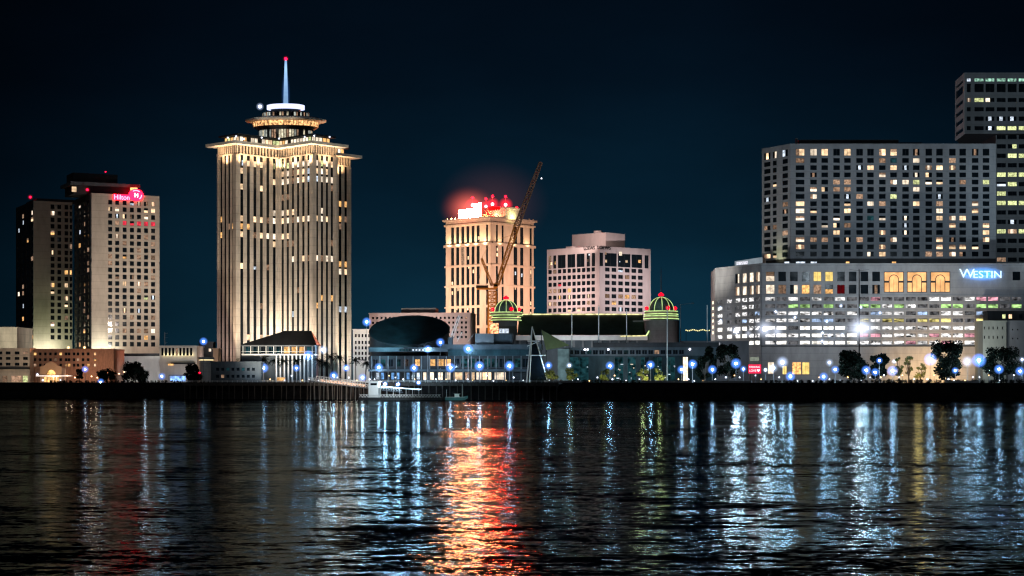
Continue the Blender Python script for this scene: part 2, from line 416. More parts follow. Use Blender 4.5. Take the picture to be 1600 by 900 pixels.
# promenade pavement strip behind the bank
mb = MB(); P0 = BANK.pt(0, GZ + 0.004, -5.6); P1 = BANK.pt(BANK.len, GZ + 0.004, -5.6); Q1 = BANK.pt(BANK.len, GZ + 0.004, -26); Q0 = BANK.pt(0, GZ + 0.004, -26)
mb.add([P0, P1, Q1, Q0], [(0, 1, 2, 3)], surf('promenade_paving', (0.16, 0.155, 0.15), var=0.25, scale=0.4))
struct(mb.build('promenade_pavement'))

# ------------------------------------------------------------------ riverside hotel (two slabs)
b = Building('riverside_hotel', 'beige twin-slab high-rise hotel with a red lit sign at its top', 'hotel', (PX(150, 990), 990, GZ))
rowsA = [316 + 10.55 * i for i in range(22)]
A = pfac(143, 960, 249, 977); zt = A.z_of(143, 301.5)
colA = cells(A, [172, 183, 194.6, 206, 217, 228, 239], 6.3); rw = rows_at(A, 172, rowsA, 7.0)
litA = {(3, 0): (LC, 3), (4, 0): LP, (5, 0): (LD, 2), (6, 0): LW, (0, 1): (LW, 1), (1, 1): LP, (5, 1): (LW, 3), (6, 1): LW,
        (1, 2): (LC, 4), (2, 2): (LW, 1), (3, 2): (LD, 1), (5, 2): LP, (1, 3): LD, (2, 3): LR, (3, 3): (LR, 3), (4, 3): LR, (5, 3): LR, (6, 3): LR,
        (1, 5): LP, (5, 5): LD, (2, 8): (LO, 3), (0, 9): LD, (6, 10): (LD, 1), (3, 11): (LD, 2), (2, 12): LW, (4, 12): LP, (5, 12): LD,
        (5, 14): (LG, 3), (6, 14): (LC, 4), (2, 16): (LW, 4), (4, 16): (LC, 4), (6, 17): LD, (2, 19): LD, (5, 19): LD, (6, 19): LP, (5, 20): LO, (1, 11): (LD, 3), (2, 6): LD}
d = 0.25
b.grid(A, colA, rw, 0, A.len, GZ, zt, d, STONE, litA)
uA = A.u; back = Vector((-uA.y, uA.x, 0))
SL = 40.0
S_ = Fac((A.A.x + back.x * SL, A.A.y + back.y * SL), (A.A.x, A.A.y))
core = [A.A, A.B, A.B + back * SL, A.A + back * SL]
b.wall.prism([(p.x, p.y) for p in core], GZ, zt - 0.4, DARK)
colS = cells(S_, [119, 125.3, 132.5, 138.5], 3.6)
litS = {(1, 0): (LP, 3), (1, 4): (LC, 4), (1, 6): LO, (2, 3): (LD, 4), (2, 13): (LD, 4), (1, 14): (LD, 4), (2, 15): (LD, 4), (2, 19): LO, (1, 21): LO, (2, 21): (LD, 4)}
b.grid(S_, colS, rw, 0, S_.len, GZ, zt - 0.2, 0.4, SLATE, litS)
B1 = pfac(52, 1000, 113, 1010); ztB = B1.z_of(52, 313.5)
colB = cells(B1, [(82, 6), (92.5, 5.8), (103.5, 5.6), (110.7, 3.4)], 5)
rwB = rows_at(B1, 82, [323 + 10.2 * i for i in range(21)], 6.8)
litB = {(0, 1): LP, (0, 4): LO, (0, 7): (LW, 4), (2, 10): LO, (3, 10): LO, (0, 12): LO, (0, 13): (LW, 3), (2, 12): LW, (2, 14): LW, (2, 15): (LW, 3), (2, 17): LD, (0, 18): LP}
b.grid(B1, colB, rwB, 0, B1.len, GZ, ztB, 0.25, STONE, litB)
bkB = Vector((-B1.u.y, B1.u.x, 0))
SB = Fac((PX(26, 1040), 1040), (B1.A.x, B1.A.y))
b.wall.prism([(p.x, p.y) for p in (B1.A, B1.B, B1.B + bkB * 36, SB.A)], GZ, ztB - 0.4, DARK)
colSB = cells(SB, [30, 36.7, 44, 50.5], 3.2)
litSB = {(3, 1): (LP, 4), (1, 2): (LC, 4), (3, 2): LW, (0, 3): (LC, 4), (2, 5): LO, (0, 13): LP, (1, 15): (LC, 4), (1, 17): LO, (3, 20): LO}
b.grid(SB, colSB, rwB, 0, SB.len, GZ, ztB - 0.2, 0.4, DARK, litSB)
b.finish()
# penthouse, cornice, roof gear
mb = MB(); ph = A.z_of(143, 284); n0 = -4.0
mb.fbox(A, A.s_of(118), A.s_of(219), zt - 0.3, ph - 1.6, -26, n0, DARK)
mb.fbox(A, A.s_of(112), A.s_of(221), ph - 1.6, ph, -28, n0 + 1.5, SLATE)
mb.fbox(A, A.s_of(120), A.s_of(190), ph, A.z_of(143, 268), -25, -9, DARK)
mb.build('penthouse', b.root)
mb = MB(); mb.fbox(B1, 2, B1.len + 3, ztB, ztB + 1.6, -30, -1.5, DARK); mb.build('roof', b.root)
mb = MB(); z1_ = A.z_of(118, 294); a = A.s_of(118)
mb.fbox(A, a - 1.1, a + 1.4, z1_ - 1.6, z1_ + 1.2, n0, n0 + 0.15, LW); mb.build('penthouse_window', b.root)
mb = MB(); a = A.s_of(212); mb.fbox(A, a - 2, a + 2, A.z_of(212, 298), A.z_of(212, 290.5), n0, n0 + 0.15, LO); mb.build('penthouse_window', b.root)
Yh = 958
beacon(b.root, 136.5, 296.5, 958); beacon(b.root, 47.3, 308, 1005); beacon(b.root, 165, 268.5, 968, 0.3, halo=0.9)
REDSIGN = glow('red_sign_glow', (1.0, 0.002, 0.010), 26.0, sample=True)
PINKT = glow('pink_white_tube', (1.0, 0.2, 0.3), 5.0)
zs = A.z_of(190, 308.5)
sg = MB(); sg.fbox(A, A.s_of(177), A.s_of(202.5), zs - 1.5, zs + 1.5, d + 0.1, d + 0.5, REDSIGN); o = sg.build('sign', b.root)
text('Hilton', 3.9, A, A.s_of(189.7), zs - 0.1, d + 0.66, PINKT, o, extrude=0.1, sx=0.9)
sg = MB(); zc = A.z_of(212, 305); ac = A.s_of(212)
pts = [A.pt(ac + 4.1 * math.cos(t * math.pi / 12), zc + 3.3 * math.sin(t * math.pi / 12), d + 0.1) for t in range(24)]
p2 = [p + A.n * 0.45 for p in pts]
sg.add(pts + p2, [tuple(range(24, 48))] + [(i, (i + 1) % 24, 24 + (i + 1) % 24, 24 + i) for i in range(24)], REDSIGN)
o = sg.build('sign_roundel', b.root)
text('H', 3.2, A, ac + 0.1, zc - 0.2, d + 0.7, glow('white_tube', (1, 0.6, 0.55), 12.0), o, extrude=0.1)
sg = MB()
for k0, k1 in ((50, 125), (-55, 5)):
    for k in range(k0, k1, 15):
        q = [A.pt(ac + rr * 1.2 * math.cos(R(t)), zc + rr * math.sin(R(t)), d + 0.66) for rr, t in ((2.3, k), (2.75, k), (2.75, k + 15), (2.3, k + 15))]
        sg.add(q, [(0, 1, 2, 3)], PINKT)
sg.build('roundel_arc', o)
globe('sign_bloom', A.pt(A.s_of(190), zs, d + 0.8), 5.2, bloom('sign_red_bloom', (1, 0.01, 0.05), 0.07, 1.2), b.root, sz=0.55)  # glowing balls paint the red bloom around the sign
globe('sign_bloom', A.pt(ac, zc, d + 0.8), 5.4, MATS['sign_red_bloom'], b.root, sz=0.85)
WARMW = (1.0, 0.80, 0.62)
spot(A.pt(26, 40, 72), A.pt(21, 70, 0), 170000, (1.0, 0.85, 0.74), 110, 1.0)
spot(A.pt(6, GZ + 14, 14), A.pt(4, 22, 0), 26000, (1.0, 1.0, 0.82), 130, 1.0)
spot(A.pt(24, 27, 60), A.pt(24, 40, 0), 16000, (0.98, 0.97, 0.85), 110, 1.0)
spot(B1.pt(6, GZ + 14, 13), B1.pt(6, 22, 0), 22000, (1.0, 1.0, 0.8), 130, 1.0)
spot(B1.pt(9, 27, 30), B1.pt(9, 32, 0), 16000, (0.86, 1.0, 0.60), 110, 1.0)

# ------------------------------------------------------------------ low buildings below the hotel
def simple_block(name, label, pa, pb, ytop, Y, depth, mat, cols=(), wpx=4, rys=(), hpx=4, lit=None, d=0.4, Yb=None, ybase=None, cat='building', cornice=True, roofmat=None):
    f = pfac(pa, Y, pb, Yb or Y); b = Building(name, label, cat, (PX((pa + pb) / 2, Y), Y, GZ))
    z1 = f.z_of(pa, ytop); z0 = GZ if ybase is None else f.z_of(pa, ybase)
    bk = Vector((-f.u.y, f.u.x, 0)) * depth
    b.wall.prism([(p.x, p.y) for p in (f.A, f.B, f.B + bk, f.A + bk)], z0, z1 - 0.25, mat)
    b.grid(f, cells(f, cols, wpx), rows_at(f, pa, rys, hpx), 0, f.len, z0, z1 - 0.2, d, mat, lit)
    if cornice: b.wall.fbox(f, -0.3, f.len + 0.3, z1 - 0.2, z1 + 0.35, -depth - 0.2, d + 0.25, mat)
    return b, f, z1
b, f, z1 = simple_block('windowless_block', 'plain pale yellow windowless block beside the dark end of the twin-slab hotel', -30, 27, 512, 945, 30, CREAM); b.finish()
spot((PX(0, 915), 915, GZ + 20), (PX(5, 945), 945, 28), 26000, (1, 0.95, 0.7), 100, 1.0)
b, f, z1 = simple_block('low_office_building', 'low cream building with three rows of square windows under the pale yellow block', -40, 47, 545, 885, 22, CREAM,
    [-27, -14, 0, 13, 27, 40], 7.5, [551.5, 560, 569], 4.6)
mbx = MB(); mbx.fbox(f, 0, f.len, f.z_of(0, 577), f.z_of(0, 574), 0.4, 3.0, DARK)
b.finish(); mbx.build('awning', b.root)
mbx = MB()
for p in (8, 22, 30, 40): mbx.fbox(f, f.s_of(p) - 1.2, f.s_of(p) + 1.2, GZ + 0.3, GZ + 3.4, 0.42, 0.5, LD if p < 36 else LG); mbx.build('shop_window', b.root); mbx = MB()
spot((PX(20, 860), 860, GZ + 3), (PX(20, 885), 885, 18), 6000, (1, 0.85, 0.65), 120, 1.0)
b, f, z1 = simple_block('brick_shop_building', 'long low red-brown brick building with small windows and a row of lit arches', 47.6, 178, 546, 892, 24, BRICK,
    [55, 63, 71, 79, 87, 95, 103.5, 108, 116, 122, 130, 138, 148.5], 4.2, [553, 562, 570.5], 4.6,
    {(0, 0): LO, (5, 0): LO, (12, 0): LO, (12, 1): LO, (12, 2): LW, (6, 2): LO, (7, 2): LO, (11, 2): LO})
b.finish()
beacon(b.root, 107, 543, 892, 0.5, 'warm', 1.5); beacon(b.root, 132, 543, 892, 0.5, 'warm', 1.5)
spot((PX(160, 862), 862, GZ + 4), (PX(165, 892), 892, 20), 16000, (1, 0.66, 0.45), 120, 1.0)
spot((PX(85, 866), 866, GZ + 3), (PX(85, 892), 892, 18), 9000, (1, 0.66, 0.4), 130, 1.0)
# arched gable pavilion
b = Building('arched_pavilion', 'small pavilion with an amber lit arch and curved gable before the brick building', 'building', (PX(80, 868), 868, GZ))
f = pfac(63, 868, 97, 868); zt2 = f.z_of(80, 571)
ac = f.len / 2; za = f.z_of(80, 585); rr = 2.25
outer = [(0, GZ), (f.len, GZ), (f.len, zt2 - 0.6), (f.len * 0.82, zt2 - 0.3), (f.len * 0.72, zt2 + 1.0), (f.len * 0.5, zt2 + 2.0), (f.len * 0.28, zt2 + 1.0), (f.len * 0.18, zt2 - 0.3), (0, zt2 - 0.6)]
ring = [(ac + rr * math.cos(R(t)), za + rr * math.sin(R(t))) for t in range(0, 181, 15)]
loop = [(0, GZ + 3.9), (ac - rr, GZ + 3.9)] + ring[::-1] + [(ac + rr, GZ + 3.9), (f.len, GZ + 3.9)] + outer[2:]
va = [f.pt(a_, z_, 0.6) for a_, z_ in loop]; vb = [f.pt(a_, z_, -0.6) for a_, z_ in loop]; n = len(loop)
bmx = MB(); bmx.add(va + vb, [tuple(range(n)), tuple(range(n, 2 * n))[::-1]] + [(i, (i + 1) % n, n + (i + 1) % n, n + i) for i in range(n)], TAN)
bmx.fbox(f, 0, 1.3, GZ, GZ + 3.9, -0.6, 0.6, TAN); bmx.fbox(f, f.len - 1.3, f.len, GZ, GZ + 3.9, -0.6, 0.6, TAN)
bmx.fbox(f, 0.2, f.len - 0.2, GZ, zt2 - 1.2, -8, -1.2, TAN)
b.wall = bmx
for p in (70, 75, 80, 85, 90): b.panes.append((f, f.s_of(p) - 0.65, f.s_of(p) + 0.65, GZ + 0.2, GZ + 2.8, -1.1, LO, 0, 'doorway'))
b.finish()
mb = MB(); mb.add([f.pt(a_, z_, -0.9) for a_, z_ in ring], [tuple(range(len(ring)))], glow('arch_amber', (1, 0.55, 0.16), 1.6, 0.6, 0.5)); mb.build('arch_window', b.root)
mb = MB(); mb.fbox(f, -1.5, f.len + 5.5, GZ + 3.1, GZ + 3.5, 0.7, 3.2, WHITE); mb.fbox(f, -1.3, f.len + 5.3, GZ + 3.15, GZ + 3.45, 3.2, 3.3, glow('canopy_edge_light', (1, 0.86, 0.75), 1.8)); mb.build('canopy', b.root)
spot((PX(80, 850), 850, GZ + 1), (PX(80, 868), 868, GZ + 8), 9000, (1, 0.6, 0.32), 130, 1.0)
# white podium and colonnade
b, f, z1 = simple_block('hotel_podium', 'long white podium wall at the foot of the twin-slab hotel', 178, 252, 557.5, 925, 30, WHITE); b.finish()
mb = MB(); mb.fbox(f, 0, f.len, z1 + 0.4, z1 + 1.8, -30, -1, DARK); mb.build('roof', b.root)
spot((PX(215, 895), 895, GZ + 3), (PX(215, 925), 925, 16), 9000, (0.9, 0.95, 1.0), 130, 1.0)
b, f, z1 = simple_block('colonnade_building', 'low white building with yellow lit fins along its upper storey', 249.5, 308, 541, 902, 20, WHITE,
    [254 + 5.6 * i for i in range(9)], 3.6, [549.5], 12)
b.finish()
for i in range(9):
    x = f.s_of(256.5 + 5.6 * i); point(f.pt(x, f.z_of(250, 554), 1.1), 45, (1, 0.8, 0.38), 0.2)
mb = MB(); mb.fbox(f, f.s_of(268), f.len - 1, f.z_of(250, 569), f.z_of(250, 566.5), 0.4, 2.5, DARK)
mb.fbox(f, f.s_of(264), f.s_of(273), f.z_of(250, 571), f.z_of(250, 568.5), 2.52, 2.6, LO); mb.build('awning', b.root)
spot((PX(285, 880), 880, GZ + 3), (PX(285, 902), 902, 20), 3000, (0.85, 0.9, 1.0), 130, 1.0)
# round kiosk and small tower beside the office tower
b = Building('round_kiosk', 'round beige drum building with a bright band of light under its rim', 'building', (PX(322, 880), 880, GZ))
c = (PX(322.5, 880), 880); b.wall.lathe([(3.4, GZ), (3.4, PZ(562, 880)), (3.9, PZ(562, 880)), (3.9, PZ(558, 880)), (0.01, PZ(558, 880))], c, CREAM)
b.finish(); mb = MB(); mb.lathe([(3.45, PZ(563, 880)), (3.45, PZ(561.5, 880))], c, glow('rim_light', (1, 0.8, 0.4), 2.2)); mb.build('light_band', b.root)
b, f, z1 = simple_block('stair_block', 'narrow salmon block squeezed between the round drum and the tall office tower', 333, 341, 545, 905, 8, TAN); b.finish()
spot((PX(330, 885), 885, GZ + 1), (PX(336, 905), 905, 16), 7000, (1, 0.7, 0.45), 120, 1.0)
b, f, z1 = simple_block('plant_room', 'dark roof-top plant block with two lit openings behind the round drum', 311, 333, 535, 930, 8, SLATE, [316, 328], 4, [547], 5, {(0, 0): LC, (1, 0): LP}); b.finish()
#=====SPLIT=====
# ------------------------------------------------------------------ cross-plan office tower with revolving top
T = thing('office_tower', 'tall floodlit tower with vertical cream piers, disc-shaped top storeys and lit spire', 'office tower', (PX(441, 945), 945, GZ))
th = R(46.2); TL, TW = 28.3, 15.5
u = Vector((math.cos(th), math.sin(th), 0)); v = Vector((math.sin(th), -math.cos(th), 0))
P1 = Vector((PX(369.5, 920), 920, 0)); Rr = P1 + u * TL; P2 = Rr + v * TL; P3 = P2 + u * TW; R2 = P3 - v * TL; P4 = R2 + u * (TL + 6.2)
P0 = P1 - v * TW; C0 = Rr - v * (TW / 2) + u * (TW / 2)
def cross(g=0.0, L=None):
    L = TL if L is None else L; h = TW / 2 + g; e = TW / 2 + L + g; s = h
    pts = [(-e, -s), (-s, -s), (-s, -e), (s, -e), (s, -s), (e + 6.2, -s), (e + 6.2, s), (s, s), (s, e), (-s, e), (-s, s), (-e, s)]
    return [((C0 + u * a - v * b_).x, (C0 + u * a - v * b_).y) for a, b_ in pts]
ztop = PZ(226, 920); zfin = PZ(239.5, 920)
wall = MB(); wall.prism(cross(-0.35), GZ, ztop, DARK)
strips = []; cellsT = []
floor_h = 12.42 / F * 920
zrow = [PZ(253.5 + 12.42 * r, 920) for r in range(27)]
def tower_face(A_, B_, ncol, lit, key):
    fc = Fac(A_, B_); step = fc.len / (ncol + 0.55); pw = step * 0.55
    edge = step * 0.62
    # piers
    for i in range(ncol + 1):
        a = i * step; wide = pw + (0.25 if i in (0, ncol) else 0)
        wall.fbox(fc, a, a + pw, GZ, zfin - 0.5, -0.35, 0.22, CREAM)
    for i in range(ncol):
        a0 = i * step + pw; a1 = (i + 1) * step
        strips.append((fc, a0, a1))
        for r, val in lit.get(i, {}).items():
            m, vv = val if isinstance(val, tuple) else (val, 0)
            cellsT.append((fc, a0, a1, zrow[r] - 1.55, zrow[r] + 1.55, m, vv))
    # crowning storey: slimmer fins, belt and lintel
    wall.fbox(fc, 0, fc.len, zfin - 0.5, zfin + 0.1, -0.35, 0.75, CREAM)
    nf = ncol * 2 + 1
    for i in range(nf + 1):
        a = (fc.len - 0.7) * i / nf
        wall.fbox(fc, a, a + 0.7, zfin + 0.1, ztop, -0.35, 0.6, CREAM)
    return fc
def X(d): return d
A_lit = {0: {0: (LC, 2), 1: LW, 3: LW, 7: LW, 8: LO, 9: LW, 13: LW}, 1: {0: LW, 8: LO, 22: LW}, 2: {0: LW, 7: LW, 9: (LD, 0), 13: (LC, 3), 23: LO},
         3: {0: LW, 3: LW, 7: LW, 9: LW, 18: LD, 22: LW}, 4: {7: LD, 9: LP, 13: (LD, 0), 22: LW}, 5: {0: (LG, 4), 2: LW, 6: LP, 7: LP, 9: LP, 10: (LW, 0)}}
B_lit = {0: {0: (LG, 4), 1: LW, 2: LP, 4: (LD, 0), 6: LP, 7: LW, 9: LW}, 1: {0: LG, 1: LP, 2: LP, 4: LD, 6: LW, 7: LP, 9: LW, 10: (LD, 3)},
         2: {0: LP, 1: LD, 2: LD, 6: LW, 7: LD, 12: LP, 19: (LC, 4), 10: LD}, 3: {0: LP, 1: LW, 2: LP, 7: LP, 16: LD}, 4: {0: LP, 1: LW, 2: LW, 7: LW, 12: LW},
         5: {0: LP, 1: LC, 2: LC, 7: LP, 12: LD}}
C_lit = {0: {0: LP, 1: LW, 2: LC, 7: LW, 12: LP, 18: LO}, 1: {0: LG, 1: LP, 2: LP, 6: LP, 7: LP, 17: LO, 12: LD}, 2: {0: LP, 1: LW, 2: LP, 7: LW, 12: LP}, 3: {0: LW, 2: LP, 3: LD, 10: LD, 12: LP, 17: LO}}
S_lit = {0: {7: LO, 9: LO}, 2: {8: LD}, 3: {8: LO}}
D_lit = {6: {4: LO, 6: (LO, 4), 7: LD, 12: LO, 13: LP, 18: LC}, 7: {4: LO, 6: LD, 12: LO, 13: LW, 18: LC}}
fS = tower_face((P0.x, P0.y), (P1.x, P1.y), 4, S_lit, 'S')
fA = tower_face((P1.x, P1.y), (Rr.x, Rr.y), 6, A_lit, 'A')
fB = tower_face((Rr.x, Rr.y), (P2.x, P2.y), 6, B_lit, 'B')
fC = tower_face((P2.x, P2.y), (P3.x, P3.y), 4, C_lit, 'C')
fD = tower_face((R2.x, R2.y), (P4.x, P4.y), 8, D_lit, 'D')
# stout corner piers
for p, wd in ((P1, 2.6), (Rr, 2.0), (P2, 2.6), (P0, 1.2), (P3, 1.6), (P4, 1.2)):
    q = [p + (u * a + v * b_) * wd / 2 for a, b_ in ((-1, -1), (1, -1), (1, 1), (-1, 1))]
    wall.prism([(x.x, x.y) for x in q], GZ, zfin - 0.6, CREAM)
wall.build('wall', T)
for fc, a0, a1 in strips:
    m = MB(); m.add([fc.pt(a0, GZ + 2, 0.05), fc.pt(a1, GZ + 2, 0.05), fc.pt(a1, zfin - 0.6, 0.05), fc.pt(a0, zfin - 0.6, 0.05)], [(0, 1, 2, 3)], GLASS); m.build('window_strip', T)
vmap = {}
cellsT.sort(key=lambda c: 0 if c[5] is not LD else 1)
for fc, a0, a1, z0, z1, m, vv in cellsT[:75]:
    o = bpy.data.objects.new('window', pane_mesh(a1 - a0, z1 - z0, m, vv)); COL.objects.link(o); o.location = fc.pt(a0, z0, 0.12); o.rotation_euler = (0, 0, fc.rz); put(o, T)
m = MB()
for fc, a0, a1, z0, z1, mm, vv in cellsT[75:]: m.add([fc.pt(a0, z0, 0.12), fc.pt(a1, z0, 0.12), fc.pt(a1, z1, 0.12), fc.pt(a0, z1, 0.12)], [(0, 1, 2, 3)], mm)
if m.v: m.build('window', T)['kind'] = 'stuff'
# overhanging roof slab, set-back storeys, drum, discs and spire
SLAB = surf('slab_cream', (0.72, 0.67, 0.58), var=0.12)
m = MB(); m.prism(cross(4.9), ztop, ztop + 1.5, SLAB); m.build('cornice_slab', T)
zA, zB = ztop + 1.5, PZ(211.5, 922)
m = MB(); m.prism(cross(-1.5, TL - 1.5), zA, zB, GREY); m.build('setback_storey', T)
o = T
def ring_windows(parent, poly, z0, z1, mats, seed, w=2.3, name='window'):
    r3 = random.Random(seed); n = len(poly); out = []
    for i in range(n):
        a, b2 = Vector((*poly[i], 0)), Vector((*poly[(i + 1) % n], 0))
        fc = Fac((b2.x, b2.y), (a.x, a.y))
        if fc.n.y > -0.05: fc = Fac((a.x, a.y), (b2.x, b2.y))
        if fc.n.y > -0.05: continue
        k = max(1, int(fc.len / w))
        for j in range(k):
            if r3.random() < 0.12: continue
            st = fc.len / k
            ob = bpy.data.objects.new(name, pane_mesh(st * 0.86, z1 - z0, r3.choice(mats), 0)); COL.objects.link(ob)
            ob.location = fc.pt(j * st + st * 0.07, z0, 0.12); ob.rotation_euler = (0, 0, fc.rz); put(ob, parent)
m = MB(); m.prism(cross(-1.5, TL - 1.5), zB - 0.2, zB + 0.001, GREY)
set_ = [q for q in bpy.data.objects if q.name.startswith('setback_storey')][0]
ring_windows(set_, cross(-1.5, TL - 1.5), zA + 0.5, zB - 0.3, [LW, LP, LP, LG, LO], 5)
m = MB(); m.prism(cross(0.6, TL - 1.0), zB, zB + 0.9, SLATE); m.build('upper_slab', T)
cx = (C0.x + PX(446.5, C0.y) - C0.x, C0.y); cc = (PX(446.5, C0.y), C0.y); CY = C0.y
k_ = CY / F
zC = zB + 0.9
def poly_circle(r, n=40): return [(cc[0] + r * math.cos(2 * math.pi * i / n), cc[1] + r * math.sin(2 * math.pi * i / n)) for i in range(n)]
KY = 0.6      # round top storeys flattened in depth to lessen their curve from the river
z_sl, z_dt, z_g0, z_g1, z_rim, z_par, z_l0, z_l1, z_w0, z_w1 = [PZ(y, CY) for y in (213, 204, 199.5, 191.8, 189.5, 184.8, 184, 176.6, 171, 165)]
z163 = z_w1
def oval(r, n=40): return [(cc[0] + r * math.cos(2 * math.pi * i / n), cc[1] + KY * r * math.sin(2 * math.pi * i / n)) for i in range(n)]
m = MB(); m.lathe([(41 * k_, zC), (41 * k_, z_dt), (0.1, z_dt)], cc, GREY, 48, ky=KY); dr = m.build('drum', T)
DP = glow('drum_pale_room', (1.0, 0.88, 0.62), 0.62, 0.6, 0.8, objvar=0.5); DC = glow('drum_cool_room', (0.85, 0.9, 0.8), 0.5, 0.6, 0.8, objvar=0.5)
ring_windows(dr, oval(41 * k_ + 0.05, 64), zC + 0.6, z_dt - 0.3, [DP, DP, DC, LD, DC], 8, 1.3)
m = MB(); m.lathe([(44 * k_, z_dt), (50 * k_, z_g0), (50 * k_, z_g1), (0.1, z_g1)], cc, DARK, 48, ky=KY); rr_ = m.build('revolving_floor', T)
AMB = glow('restaurant_amber', (1.0, 0.50, 0.20), 1.25, 0.8, 0.9)
m = MB(); m.lathe([(50 * k_ + 0.08, z_g0 + 0.1), (51.5 * k_, z_g1)], cc, AMB, 48, ky=KY); m.build('restaurant_glazing', rr_)
m = MB()
for i in range(40):
    t = 2 * math.pi * i / 40
    m.tube((cc[0] + 50.6 * k_ * math.cos(t), cc[1] + KY * 50.6 * k_ * math.sin(t), z_g0 - 0.1), (cc[0] + 52.2 * k_ * math.cos(t), cc[1] + KY * 52.2 * k_ * math.sin(t), z_g1 + 0.1), 0.14, 0.14, DARK, 4)
m.build('glazing_mullions', rr_)
m = MB(); m.lathe([(51 * k_, z_g1 + 0.1), (63 * k_, z_rim - 0.3), (63.5 * k_, z_rim + 0.5), (50 * k_, z_rim + 1.5), (0.1, z_rim + 1.5)], cc, SLAB, 56, ky=KY); m.build('roof_disc', T)
m = MB(); m.lathe([(52 * k_, z_rim + 1.5), (52 * k_, z_par), (0.1, z_par)], cc, SLATE, 48, ky=KY); m.build('parapet', T)
m = MB(); m.lathe([(36 * k_, z_par), (36 * k_, z_l1), (0.1, z_l1)], cc, GREY, 40, ky=KY); dr2 = m.build('lantern_drum', T)
ring_windows(dr2, oval(36 * k_ + 0.05, 60), z_par + 0.15, z_l1 - 0.3, [DC, DP, DC, LD, GLASS], 11, 1.2)
WB = glow('white_halo_band', (0.62, 0.68, 1.0), 1.7, sample=True)
m = MB(); m.lathe([(20 * k_, z_l1 + 0.01), (24 * k_, z_w0 - 0.2), (0.1, z_w0 - 0.2)], cc, SLATE, 32, ky=KY); m.build('lantern_neck', T)
m = MB(); m.lathe([(26 * k_, z_w0 - 0.2), (29.5 * k_, z_w0 - 0.15), (29.5 * k_, z_w1), (26 * k_, z_w1 + 0.3), (0.1, z_w1 + 0.35)], cc, WB, 40, ky=KY); m.build('light_band', T)
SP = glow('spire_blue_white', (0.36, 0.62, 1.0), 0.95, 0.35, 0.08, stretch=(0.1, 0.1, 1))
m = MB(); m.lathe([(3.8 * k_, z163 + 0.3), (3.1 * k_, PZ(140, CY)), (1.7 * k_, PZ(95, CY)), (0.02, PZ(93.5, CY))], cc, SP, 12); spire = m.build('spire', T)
globe('beacon', (cc[0], cc[1], PZ(91.8, CY)), 0.8, RED, spire); globe('beacon_bloom', (cc[0], cc[1], PZ(91.8, CY)), 1.8, RED_BLOOM, spire)
globe('spire_bloom', (cc[0], cc[1], PZ(148, CY)), 2.6, bloom('spire_blue_bloom', (0.1, 0.3, 1), 0.16, 1.5), spire, sz=5.5)  # stretched glowing ball paints a bloom around the spire
globe('beacon', (PX(412, CY), CY - 14, PZ(166.5, CY - 14)), 0.8, glow('white_lamp', (0.9, 0.9, 1), 7.0), T); globe('beacon_bloom', (PX(412, CY), CY - 14, PZ(166.5, CY - 14)), 2.3, WHITE_BLOOM, T)
for px, py in ((356, 215), (369, 213), (381, 217), (409, 215), (436, 216.5), (476, 214), (491, 212), (515, 214)):
    q = (PX(px, 914), 914, PZ(py, 914)); o = globe('roof_lamp', q, 0.28, MATS['white_lamp'], T); globe('lamp_bloom', q, 0.95, WHITE_BLOOM, o)
# floodlighting from the ground
def wallwash(fc, frac, dist, zz, tz, power, col, ang): return spot(fc.pt(fc.len * frac, zz, dist), fc.pt(fc.len * frac, tz, 0), power, col, ang, 1.0)
G1 = (1.0, 0.84, 0.60); G2 = (1.0, 0.90, 0.76)
for fc, fr in ((fA, 0.3), (fA, 0.75), (fB, 0.3), (fB, 0.7), (fC, 0.5)):
    wallwash(fc, fr, 17, GZ + 1, 60, 62000, G2, 95)
wallwash(fS, 0.6, 17, GZ + 1, 60, 22000, (1, 0.72, 0.66), 95); wallwash(fD, 0.8, 17, GZ + 1, 60, 60000, G1, 95)
for p, dr_ in ((P1, (-u + v) * 0.7), (P2, (-u + v) * 0.6), (Rr, (v - u) * 0.6), (P3, (v + u) * 0.5)):
    q = p + dr_ * 11; spot((q.x, q.y, GZ + 1), (p.x, p.y, 60), 200000, (1, 0.78, 0.54), 34, 1.0)
cam_side = C0 + Vector((-6, -150, 0))
spot((PX(420, 760), 760, GZ + 1), (C0.x, C0.y - 20, 80), 290000, (1.0, 0.86, 0.68), 50, 1.0)
for px in (360, 440, 520): spot((PX(px, 780), 780, GZ + 1), (PX(px, 915), 915, ztop + 1), 210000, (1, 0.86, 0.66), 22, 1.0)
for fc, fr in ((fA, 0.1), (fA, 0.5), (fA, 0.95), (fB, 0.5), (fB, 0.95), (fC, 0.5), (fS, 0.5), (fD, 0.75)):   # amber uplights on the belt, throwing light onto the crowning storey
    spot(fc.pt(fc.len * fr, zfin - 6, 4.5), fc.pt(fc.len * fr, ztop - 1, 0.6), 12500, (1, 0.62, 0.32), 120, 1.0)

